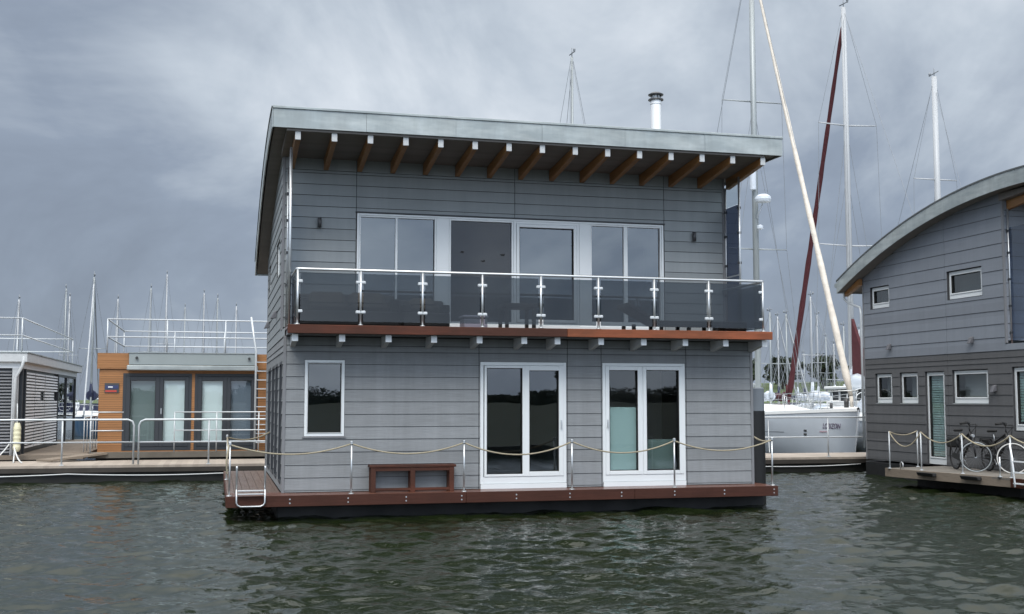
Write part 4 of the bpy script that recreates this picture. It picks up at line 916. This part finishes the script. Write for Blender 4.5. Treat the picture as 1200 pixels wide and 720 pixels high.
# ------------------------------------------------------------------ bicycles
def bicycle(x, y, ang, steer, label, tyre, front_tyre, basket=False):
    """rear wheel centre at x,y; heading ang (from +X)"""
    T = thing('bicycle', label, 'bicycle', (x, y, 0), 'bicycles on the side deck')
    H = Vector((math.cos(ang), math.sin(ang), 0)); S = Vector((-H.y, H.x, 0)); r = .335; wb = 1.06
    def pt(a, z, s=0): return Vector((x, y, 0))+H*a+S*s+Z_*z
    def wheel(c, U, m_):
        w = MB().torus(c, r-.016, .014 if m_ != 'rubber' else .018, U, Z_, 36, 8).build('wheel', m_, T)
        MB().torus(c, r-.040, .009, U, Z_, 36, 6).build('rim', 'bikeblk', w)
        sp = MB()
        for k in range(20):
            t = math.pi*2*k/20; d = U*math.cos(t)+Z_*math.sin(t); sp.tube([Vector(c)+d*.03, Vector(c)+d*(r-.05)], .0016, 4, caps=False)
        sp.build('spokes', 'wire', w); hb = MB(); Nn = U.cross(Z_); hb.tube([Vector(c)-Nn*.05, Vector(c)+Nn*.05], .025, 10); hb.build('hub', 'steel', w)
        mg = MB(); mg.tube([Vector(c)+(U*math.cos(t)+Z_*math.sin(t))*(r+.02) for t in [R(20+i*13) for i in range(11)]], .010, 5); mg.build('mudguard', 'bikeblk', w)
        return w
    F2 = Vector((math.cos(ang+steer), math.sin(ang+steer), 0)); fc = pt(wb-.04, r)+F2*.05
    wheel(pt(0, r), H, tyre); wheel(fc, F2, front_tyre)
    mb = MB(); bb = pt(.44, .29); st = pt(.30, .78); ht = pt(.86, .86); hb = pt(.90, .70); rx = pt(0, r)
    for a, b, q in ((bb, pt(.32, .68), .022), (bb, hb, .028), (pt(.34, .66), ht, .024), (ht+Z_*.03, hb-Z_*.03, .026)): mb.tube([a, b], q, 8)
    for s in (-.05, .05): mb.tube([pt(0, r, s), pt(.44, .29, s*.5)], .011, 6); mb.tube([pt(0, r, s), pt(.33, .66, s*.4)], .010, 6)
    f = mb.build('frame', 'bikeblk', T)
    mb = MB(); Sf = Vector((-F2.y, F2.x, 0))
    for s in (-.055, .055): mb.tube([fc+Sf*s, fc+Sf*s+Z_*.20-F2*.03, hb+Sf*s-Z_*.03], .017, 6)
    mb.build('fork', 'bikeblk', T)
    mb = MB(); mb.tube([pt(.32, .66), pt(.28, .86)], .014, 8); sp = mb.build('seat_post', 'steel', T)
    mb = MB(); q = [pt(.12, .87, -.09), pt(.12, .87, .09), pt(.42, .88, .02), pt(.42, .88, -.02)]; q = [q[0], q[3], q[2], q[1]]
    mb.hexa([p for p in q]+[p+Z_*.06 for p in q]); mb.build('saddle', 'rubber', T, bevel=.02)
    mb = MB(); mb.tube([ht+Z_*.02, pt(.83, 1.02)], .015, 8); hc = pt(.86, 1.04)
    mb.tube([hc-Sf*.30-F2*.16+Z_*.03, hc-Sf*.26-F2*.03+Z_*.05, hc-Sf*.08+Z_*.0, hc+Sf*.08, hc+Sf*.26-F2*.03+Z_*.05, hc+Sf*.30-F2*.16+Z_*.03], .017, 8); hbar = mb.build('handlebar', 'bikeblk', T)
    for s in (-1, 1): MB().tube([hc+Sf*.29*s-F2*.06+Z_*.045, hc+Sf*.305*s-F2*.19+Z_*.03], .024, 8).build('grip', 'rubber', hbar)
    mb = MB(); mb.tube([pt(.92, .80)+F2*.02, pt(.98, .80)+F2*.03], .035, 10); mb.build('headlamp', 'steel', T)
    mb = MB()
    for s in (-.06, 0, .06): mb.tube([pt(-.28, .72, s), pt(.22, .73, s)], .007, 5)
    mb.tube([pt(-.2, .72, -.06), pt(0, r, -.06)], .006, 5); mb.tube([pt(-.2, .72, .06), pt(0, r, .06)], .006, 5); mb.tube([pt(-.28, .72, -.06), pt(-.28, .72, .06)], .007, 5)
    mb.build('luggage_rack', 'bikeblk', T)
    if basket: MB().box(*sorted((pt(-.3, 0).x, pt(.1, 0).x)), *sorted((pt(-.3, 0, -.16).y, pt(.1, 0, .16).y)), .50, .73).build('pannier', 'rubber', T, bevel=.04)
    mb = MB(); Nn = S; mb.tube([bb-S*.06, bb+S*.06], .03, 10); mb.torus(bb+S*.055*-1, .09, .008, H, Z_, 20, 5)
    mb.tube([bb-S*.07, bb-S*.07+H*.1-Z_*.14], .010, 6); mb.tube([bb+S*.07, bb+S*.07-H*.1+Z_*.14], .010, 6); mb.build('crank', 'steel', T)
    for s, d in ((-1, 1), (1, -1)):
        c = bb+S*.12*s+(H*.1-Z_*.14)*d; MB().box(c.x-.045, c.x+.045, c.y-.045, c.y+.045, c.z-.012, c.z+.012).build('pedal', 'rubber', T)
    mb = MB(); q = [pt(-.02, r-.05), pt(.50, .20), pt(.54, .38), pt(-.02, r+.05)]; mb.hexa([p-S*.075 for p in q]+[p-S*.045 for p in q]); mb.build('chain_guard', 'bikeblk', T)
    mb = MB(); mb.tube([hc-Sf*.2, hc-Sf*.12+F2*.14+Z_*.02, hb+F2*.08], .007, 5); mb.tube([hc+Sf*.2, hc+Sf*.1+F2*.16, pt(.7, .75)], .007, 5); mb.build('brake_cable', 'rubber', T)
    mb = MB(); mb.tube([bb, pt(.36, .02, .18)], .009, 5); mb.build('kickstand', 'steel', T)
bicycle(15.42, 3.05, R(-104), R(65), 'black bicycle with silver front wheel nearest the glass side door', 'rubber', 'alu', True)
bicycle(15.72, 2.28, R(-101), R(58), 'black bicycle with bold white front tyre at the right edge of the picture', 'rubber', 'tyrew', True)

# ------------------------------------------------------------------ sailing boats
def sailboat(label, mx, my, hd, L, beam, fb, mast, group=None, hull='grp', wl=-.42, spreaders=(), fore=None, cover=None, mr=.09, detail=0, mastm='alu', wires=True, mainsail=None, J=.40, deck=None, vane=True):
    """mast foot at mx,my; hd = unit heading (towards the bow); J = distance mast to bow as a share of L"""
    H = Vector((hd[0], hd[1], 0)).normalized(); S = Vector((-H.y, H.x, 0))
    T = thing('sailing_boat', label, 'sailing boat', (mx, my, wl), group)
    O = Vector((mx, my, wl))
    bow = L*J; stern = -L*(1-J)
    def hb(t):                                   # half breadth, t 0 stern .. 1 bow
        return beam/2*(.70+.30*math.sin(min(t, .45)/.45*math.pi/2) if t < .45 else max(.012, math.cos((t-.45)/.55*math.pi/2)**.72))
    sh = lambda t: fb*(1.0+.20*max(0, t-.4)**1.5/.46)
    nS = 22; prof = ((0, -.35), (.62, -.30), (.86, .05), (.95, .45), (1, 1))
    mb = MB(); rings = []
    for i in range(nS+1):
        t = i/nS; b = hb(t); z1 = sh(t); ring = []
        ux = stern+(bow-stern)*t
        pts = [(b*w*(1 if q > .2 else (1-.25*t)), (-.35 if q < 0 and k == 0 else (z1*q if q > 0 else q))) for k, (w, q) in enumerate(prof)]
        full = [(-w, z) for w, z in reversed(pts)]+[(w, z) for w, z in pts[1:]]
        base = len(mb.v)
        for w, z in full:
            rake = .22*z/fb*(t**6)*1.2-.25*(t**6) + (-.25*(1-t)**8*z)
            mb.v.append(tuple(O+H*(ux+rake)+S*w+Z_*z))
        rings.append(base)
    nr = 2*len(prof)-1
    for a, b in zip(rings[:-1], rings[1:]):
        for k in range(nr-1): mb.f.append((a+k, a+k+1, b+k+1, b+k)); mb.smooth.add(len(mb.f)-1)
    mb.f.append(tuple(rings[0]+k for k in range(nr))); mb.f.append(tuple(rings[-1]+k for k in range(nr-1, -1, -1)))
    for a, b in zip(rings[:-1], rings[1:]): pass
    h = mb.build('hull', hull, T)
    mb = MB(); r2 = []
    for i in range(nS+1):
        t = i/nS; b = hb(t); ux = stern+(bow-stern)*t; z = sh(t); rk = .22*z/fb*(t**6)*1.2-.25*(t**6)+(-.25*(1-t)**8*z)
        r2.append(len(mb.v)); mb.v += [tuple(O+H*(ux+rk)-S*(b+.02)+Z_*(z-.05)), tuple(O+H*(ux+rk)-S*(b+.015)+Z_*(z+.05)), tuple(O+H*(ux+rk)+Z_*(z+.09)), tuple(O+H*(ux+rk)+S*(b+.015)+Z_*(z+.05)), tuple(O+H*(ux+rk)+S*(b+.02)+Z_*(z-.05))]
    for a, b in zip(r2[:-1], r2[1:]):
        for k in range(4): mb.f.append((a+k, b+k, b+k+1, a+k+1))
    mb.build('deck', 'deckgrp', T)
    # coachroof with dark windows
    def pt(a, s, z): return O+H*a+S*s+Z_*z
    zc = fb*1.02
    c0, c1 = -L*.20, bow*.62
    mb = MB(); w0, w1 = beam*.30, beam*.17
    for (p, q, wa, wb_, ha, hb_) in ((c0, c0+.5*(c1-c0), w0, w0*.98, .42, .38), (c0+.5*(c1-c0), c1, w0*.98, w1, .38, .06)):
        mb.hexa([pt(p, -wa, zc), pt(q, -wb_, zc), pt(q, wb_, zc), pt(p, wa, zc), pt(p, -wa*.85, zc+ha), pt(q, -wb_*.85, zc+hb_), pt(q, wb_*.85, zc+hb_), pt(p, wa*.85, zc+ha)])
    cr = mb.build('coachroof', 'deckgrp', T, bevel=.05)
    mb = MB()
    for s in (-1, 1):
        a0, a1 = c0+.3, c0+.5*(c1-c0)-.1
        mb.hexa([pt(a0, s*w0*.93, zc+.14), pt(a1, s*w0*.93, zc+.14), pt(a1, s*w0*.97, zc+.14), pt(a0, s*w0*.97, zc+.14), pt(a0+.1, s*w0*.88, zc+.28), pt(a1-.1, s*w0*.88, zc+.28), pt(a1-.1, s*w0*.93, zc+.28), pt(a0+.1, s*w0*.93, zc+.28)])
    mb.build('cabin_window', 'lamp', cr)
    # spray hood
    sh0 = c0-.1
    mb = MB(); mb.tube([pt(sh0, -w0, zc+.2), pt(sh0+.05, -w0*.9, zc+.8), pt(sh0+.05, w0*.9, zc+.8), pt(sh0, w0, zc+.2)], .03, 6)
    mb.hexa([pt(sh0, -w0, zc+.2), pt(sh0+1.0, -w0*.85, zc+.36), pt(sh0+1.0, w0*.85, zc+.36), pt(sh0, w0, zc+.2), pt(sh0+.05, -w0*.9, zc+.85), pt(sh0+.7, -w0*.8, zc+.62), pt(sh0+.7, w0*.8, zc+.62), pt(sh0+.05, w0*.9, zc+.85)])
    mb.build('spray_hood', cover if cover in ('navy', 'maroon') else 'grp', T, bevel=.05)
    # mast and rig
    mt = mast-wl
    mb = MB(); mb.tube([pt(0, 0, fb), pt(0, 0, mt*.6), pt(0, 0, mt)], [mr, mr, mr*.85], 10); ms = mb.build('mast', mastm, T)
    if vane:
        mb = MB(); mb.tube([pt(0, 0, mt), pt(0, 0, mt+.35)], .018, 5); mb.tube([pt(-.35, 0, mt+.12), pt(.3, 0, mt+.16)], .02, 5); mb.lathe(tuple(pt(-.3, 0, mt+.1)), [(.03, 0), (.05, .1), (.02, .16)], 8); mb.build('masthead_gear', 'wire', ms)
    boomz = fb+1.15
    mb = MB(); mb.tube([pt(-.1, 0, boomz), pt(-L*.36, 0, boomz+.1)], .07, 8); bo = mb.build('boom', mastm, T)
    if cover:
        mb = MB(); n = 10; P_ = [pt(-.05-L*.35*i/n, 0, boomz+.18+.05*math.sin(i*1.7)) for i in range(n+1)]; mb.tube(P_, [.30-.17*(i/n)+.02*math.sin(i*2.3) for i in range(n+1)], 10)
        mb.tube([pt(.0, 0, boomz+.1), pt(-.03, 0, boomz+1.0)], [.15, .07], 10); mb.build('sail_cover', cover, bo)
    wr = .006+.0001*abs(my) if not detail else .009
    wr = .009 if detail else .011
    fz = mt*(.985 if fore else .97)
    rig = MB()
    for z, w in spreaders:
        sp = MB()
        for s in (-1, 1): sp.tube([pt(0, 0, z-wl), pt(-.12, s*w, z-wl+.03)], .035 if detail else .03, 6, r1=.02)
        sp.build('spreader', mastm, ms)
    if wires:
        chain = beam*.46
        for s in (-1, 1):
            P_ = [pt(0, s*.05, mt*.99)]
            for z, w in sorted(spreaders, key=lambda q: -q[0]): P_.append(pt(-.12, s*w, z-wl+.03))
            P_.append(pt(-.2, s*chain, fb)); rig.tube(P_, wr, 4, caps=False)
            if spreaders:
                z, w = sorted(spreaders, key=lambda q: -q[0])[0]
                rig.tube([pt(0, 0, z-wl), pt(-.25, s*chain*.95, fb)], wr, 4, caps=False)
            rig.tube([pt(0, 0, mt*.62), pt(.35, s*chain*.9, fb)], wr, 4, caps=False)
        rig.tube([pt(0, 0, mt*.995), pt(stern+.1, 0, fb)], .035 if hull == 'bluehull' else wr, 4, caps=False)
        rig.tube([pt(.03, 0, fz), pt(bow-.15, 0, fb*1.15)], wr, 4, caps=False)
        for hx in ((.10, .06), (-.13, .05)): rig.tube([pt(hx[0], hx[1], fb), pt(hx[0]*.6, hx[1], mt*.97)], wr*.8, 4, caps=False)
        rig.build('rigging', 'wire', T)
    if fore:
        n = 26; fm, r0, r1 = fore; a = pt(bow-.35, 0, fb*1.15+.5); b = pt(.12, 0, fz*.97); mb = MB()
        mb.tube([a.lerp(b, i/n) for i in range(n+1)], [(r0+(r1-r0)*(i/n))*(1+.10*math.sin(i*2.1)) if i else r0*.55 for i in range(n+1)], 9)
        mb.tube([pt(bow-.3, 0, fb*1.15+.12), a], .06, 8); mb.build('furled_headsail', fm, T)
    if mainsail:
        mb = MB(); q = [(-.12, boomz+.2), (-L*.10, boomz+.35), (-.14, boomz+2.6)]
        for s in (-.06, .06):
            for a, z in q: mb.v.append(tuple(pt(a, s, z)))
        mb.f += [(0, 1, 2), (5, 4, 3), (0, 3, 4, 1), (1, 4, 5, 2), (2, 5, 3, 0)]; mb.build('folded_mainsail', mainsail, T)
    # pulpit, stanchions, lifelines
    mb = MB(); r = .016 if detail else .02; zd = lambda t: sh(t)
    def rim(t, z, k=.93): return pt(stern+(bow-stern)*t, hb(t)*k, z)
    def rimm(t, z, k=.93): return pt(stern+(bow-stern)*t, -hb(t)*k, z)
    zz = .62
    for fn in (rim, rimm):
        P_ = [fn(t, sh(t)+zz, .95) for t in (.84, .90, .95)]
        mb.tube(P_+[pt(bow+.05, 0, sh(1)+zz)], r, 6)
        mb.tube([fn(.84, sh(.84)+.05), fn(.84, sh(.84)+zz, .95)], r, 6); mb.tube([fn(.93, sh(.93)+.05), fn(.93, sh(.93)+zz, .95)], r, 6)
        mb.tube([fn(.84, sh(.84)+zz*.5), fn(.97, sh(.97)+zz*.5)], r*.8, 6)
        mb.tube([fn(t, sh(t)+zz, .95) for t in (.02, .08, .16)], r, 6)
        for t in (.02, .09, .16): mb.tube([fn(t, sh(t)+.05), fn(t, sh(t)+zz, .95)], r, 6)
        for t in (.27, .38, .49, .60, .72): mb.tube([fn(t, sh(t)+.04), fn(t, sh(t)+zz, .95)], r*.75, 5)
        for q in (1, .52): mb.tube([fn(t, sh(t)+zz*q, .95) for t in (.16, .27, .38, .49, .60, .72, .84)], wr*.8, 4, caps=False)
    mb.tube([rim(.02, sh(.02)+zz, .95), rimm(.02, sh(.02)+zz, .95)], r, 6)
    mb.build('guard_rail', 'steel', T)
    mb = MB(); mb.lathe(tuple(pt(stern+L*.12, 0, fb*.95)), [(.12, 0), (.10, .8), (.03, .9)], 8); mb.torus(pt(stern+L*.10, 0, fb+.75), .42, .02, S, Z_, 20, 5); mb.build('steering_wheel', 'steel', T)
    return T, pt, hb, sh, stern, bow
dn = (0, -1); aw = (0, 1)
A, pA, hbA, shA, stA, bwA = sailboat('large white sailing boat with cream furled headsail, bow to the pontoon, lettering on its hull', 18.58, 19.38, dn, 16.2, 4.5, 1.42, 19.2, spreaders=((13.0, 1.25), (7.3, 1.35)), fore=('cream', .115, .05), mr=.115, detail=1, mastm='alu', J=.425)
# radar, reflector, hull stripe, ports, foredeck gear, lettering
mb = MB(); c = Vector((18.58, 18.72, 9.0)); mb.tube([(18.58, 19.3, 8.45), (18.58, 18.75, 8.95)], .03, 6); mb.lathe(tuple(c-Z_*.0), [(.12, -.02), (.28, 0), (.31, .10), (.29, .20), (.18, .28), (.02, .30)], 20); mb.build('radar_dome', 'grp', A)
mb = MB(); mb.lathe((18.42, 19.2, 9.55), [(.04, -.03), (.12, 0), (.12, .78), (.04, .82)], 14); mb.build('radar_reflector', 'grp', A)
mb = MB(); mb.lathe((18.58, 19.0, 8.0), [(.05, 0), (.12, .04), (.12, .14), (.04, .18)], 12); mb.build('deck_light', 'grp', A)
def hullpt(t, z, side=1):                      # point on the hull skin (side +1 = S side); z above waterline
    prof = ((0, -.35), (.62, -.30), (.86, .05), (.95, .45), (1, 1)); b = hbA(t); z1 = shA(t); q = z/z1
    w = np.interp(q, [-.3, .05, .45, 1], [.62, .86, .95, 1]); rk = .22*z/1.42*(t**6)*1.2-.25*(t**6)+(-.25*(1-t)**8*z)
    return pA(stA+(bwA-stA)*t+rk, side*b*w, z)
SD = 1 if hullpt(.8, .8, 1).x < hullpt(.8, .8, -1).x else -1
mb = MB()
def skinstrip(mb, ts, za, zb, off=.006):
    for a, b in zip(ts[:-1], ts[1:]):
        p = [hullpt(a, za, SD), hullpt(b, za, SD), hullpt(b, zb, SD), hullpt(a, zb, SD)]; o = Vector((-off, 0, 0)); i = Vector((.01, 0, 0))
        mb.hexa([p[0]+o, p[1]+o, p[1]+i, p[0]+i, p[3]+o, p[2]+o, p[2]+i, p[3]+i])
skinstrip(mb, [.30+.02*i for i in range(28)], .93, .955); mb.build('hull_stripe', 'midgrey', A)
mb = MB(); skinstrip(mb, [.55, .58, .61], .86, 1.0, .012); skinstrip(mb, [.623, .631], .88, .98, .012); mb.build('hull_window', 'lamp', A)
mb = MB(); skinstrip(mb, [.893, .899], .86, .92, .02); skinstrip(mb, [.893, .899], .98, 1.04, .02); mb.build('hull_fittings', 'lamp', A)
def hull_text(txt, t0, t1, z, size, m_, shear=.0):
    cu = bpy.data.curves.new('lettering', 'FONT'); cu.body = txt; cu.size = size; cu.shear = shear; cu.extrude = .004; cu.align_x = 'LEFT'
    o = bpy.data.objects.new('lettering', cu); dg = bpy.data.objects.new('x', cu)
    COL.objects.link(o); bpy.context.view_layer.update()
    me = bpy.data.meshes.new_from_object(o); w = max(v.co.x for v in me.vertices); bpy.data.objects.remove(o); bpy.data.objects.remove(dg)
    # reading direction runs from stern to bow on this side
    for v in me.vertices:
        t = t0+(t1-t0)*v.co.x/w; p = hullpt(t, z+v.co.y, SD); v.co = Vector((p.x-.012-v.co.z, p.y, p.z))-WL[A.name]
    me.materials.clear(); me.materials.append(MT[m_]); me.name = 'lettering'
    o = bpy.data.objects.new('lettering', me); COL.objects.link(o); o.parent = A; WL[o.name] = WL[A.name]
hull_text('LORIZON', .937, .974, 1.10, .235, 'textc', .15); hull_text('marina', .930, .95, .97, .09, 'textr')
mb = MB()
mb.box(18.4, 18.75, 14.2, 14.6, 1.25, 1.32); mb.tube([(18.5, 13.0, 1.35), (18.5, 13.0, 1.65)], .08, 8); mb.tube([(18.3, 13.6, 1.3), (18.3, 13.6, 1.5)], .05, 8); mb.build('foredeck_gear', 'lamp', A)
mb = MB(); mb.tube(arc((17.0, 16.6, .95), (14.5, 11.3, .05), .25), .010, 5); mb.tube(arc((17.2, 15.9, .95), (14.8, 11.1, .05), .2), .010, 5); mb.build('bow_line', 'wirel', A)

sailboat('white sailing boat with maroon furled headsail and tall white mast beside the cream headsail', 22.3, 19.0, aw, 13.2, 3.9, 1.35, 16.9, spreaders=((12.2, 1.25), (7.5, 1.35)), fore=('maroon', .125, .07), cover='grp', mr=.11, detail=1, mastm='mastw', J=.41, mainsail='maroon')
sailboat('sailing boat whose white mast alone rises behind the curved roof', 27.3, 20.5, dn, 12, 3.8, 1.2, 14.9, spreaders=((10.6, 1.0), (6.2, 1.1)), cover='grp', mr=.13, detail=1, mastm='mastw')
sailboat('sailing boat whose masthead alone shows above the flat roof edge', 11.5, 20.0, aw, 11.5, 3.6, 1.2, 14.4, spreaders=((9.6, .9), (5.6, 1.0)), cover='navy', mr=.055, detail=1, mastm='alu')
# marina behind, left
GL = 'sailing boats in the far marina'
def at(px, Y):                                 # bearing of a mast read off the photograph, turned into a position at distance Y
    a = (px-600)/1348.44; b = 0; d = math.cos(pitch); s, c = math.sin(yaw), math.cos(yaw)
    rx, ry = a*c+d*s, -a*s+d*c; t = (Y+20.3329)/ry; return -1.1202+rx*t
left = [(22, 62, 8.3, 'navy', ('wire', .05, .03), dn, 'far boat with mast just left of the white houseboat roof rail', 'grp'),
 (77, 74, 10.2, 'navy', None, aw, 'far boat with the left one of the twin masts above the gap between houseboats', 'grp'),
 (81.5, 80, 10.1, 'grp', None, dn, 'far boat with the right one of the twin masts above the gap between houseboats', 'grp'),
 (109.5, 52, 8.9, 'navy', ('mastw', .05, .04), dn, 'blue-hulled sailing boat with navy sail cover between the white and orange houseboats', 'bluehull'),
 (138, 66, 8.8, 'navy', ('wire', .05, .03), dn, 'far boat with short mast at the left end of the orange houseboat roof', 'grp'),
 (176.5, 70, 10.0, 'grp', ('wire', .06, .04), dn, 'far boat with white mast above the left half of the awning', 'grp'),
 (195, 75, 11.6, 'navy', ('mastw', .06, .04), aw, 'tallest far mast above the orange houseboat roof', 'grp'),
 (217, 84, 9.7, 'maroon', None, aw, 'far boat with short thin mast right of the tallest mast', 'grp'),
 (239, 72, 9.9, 'navy', ('navy', .10, .05), aw, 'far boat with dark blue furled sail above the orange houseboat', 'grp'),
 (255, 68, 9.2, 'navy', ('navy', .08, .04), aw, 'far boat with double dark masthead right of the blue furled sail', 'grp'),
 (277, 78, 9.4, 'grp', None, dn, 'rightmost far mast beside the grey houseboat wall', 'grp')]
for i, (px, Y, top, cov, fore, hd, lab, hull) in enumerate(left):
    sailboat(lab, at(px, Y), Y, hd, 8.5+.25*(i % 4), 2.9, .95, top, GL, hull=hull, spreaders=((top*.52, .75),), fore=fore, cover=cov, mr=.055, mastm='alu' if i % 2 else 'mastw')
# marina behind, right
right = [(911, 55, 4.6+3, 'navy', ('wire', .06, .04), dn, 'small far boat with low mast beside the balcony corner'),
 (921, 48, 7.2, 'maroon', ('wire', .07, .05), dn, 'small far boat with dark furled sail left of the maroon sail'),
 (933, 62, 6.6, 'grp', None, aw, 'far boat seen behind the foot of the maroon sail'),
 (941, 70, 5.6, 'navy', None, dn, 'small far boat with thin mast just right of the maroon sail'),
 (957, 58, 8.0, 'grp', None, aw, 'far boat with white mast midway between maroon and cream sails'),
 (967, 75, 7.4, 'navy', None, dn, 'far boat with thin grey mast left of the cream sail'),
 (976, 50, 5.4, 'grp', None, aw, 'far white boat with short mast just left of the cream sail'),
 (902, 42, 6.8, 'grp', None, dn, 'white sailing boat half hidden by the mooring pile'),
 (950, 40, 7.6, 'grp', None, aw, 'nearer white boat with plain mast in the middle of the gap'),
 (988, 47, 6.4, 'grp', None, dn, 'white boat directly behind the lower cream sail'),
 (1006, 44, 6.0, 'navy', None, dn, 'far boat partly behind the corner of the right houseboat')]
for i, (px, Y, top, cov, fore, hd, lab) in enumerate(right):
    sailboat(lab, at(px, Y), Y, hd, 8.2+.3*(i % 3), 2.8, .9, top, GL, spreaders=((top*.55, .7),), fore=fore, cover=cov, mr=.05, mastm='alu' if i % 2 else 'mastw')
# motor cruiser with a white wheelhouse at the right of the gap
mxx = at(1008, 34)
T = thing('motor_boat', 'white motor boat with boxy wheelhouse behind the right houseboat corner', 'motor boat', (mxx, 34, -.42))
MB().hexa([Vector(p) for p in ((mxx-1.5, 31, -.7), (mxx+1.5, 31, -.7), (mxx+1.2, 39, -.7), (mxx-1.2, 39, -.7), (mxx-1.7, 30.7, .75), (mxx+1.7, 30.7, .75), (mxx+1.0, 40, 1.1), (mxx-1.0, 40, 1.1))]).build('hull', 'grp', T, bevel=.1)
MB().box(mxx-1.25, mxx+1.25, 32, 35.5, .8, 1.55).build('cabin', 'deckgrp', T, bevel=.06)
for x in (-1.15, -.4, .35, 1.1): MB().box(mxx+x, mxx+x+.09, 32.1, 32.2, 1.552, 2.15).build('window_post', 'deckgrp', T)
for y in (33.2, 34.3, 35.2): MB().box(mxx-1.16, mxx-1.08, y, y+.1, 1.552, 2.15).build('window_post', 'deckgrp', T)
MB().box(mxx-1.05, mxx+1.05, 32.25, 35.2, 1.552, 2.14).build('wheelhouse_glass', 'lamp', T); MB().box(mxx-1.35, mxx+1.35, 31.9, 35.6, 2.152, 2.32).build('wheelhouse_roof', 'deckgrp', T, bevel=.04)
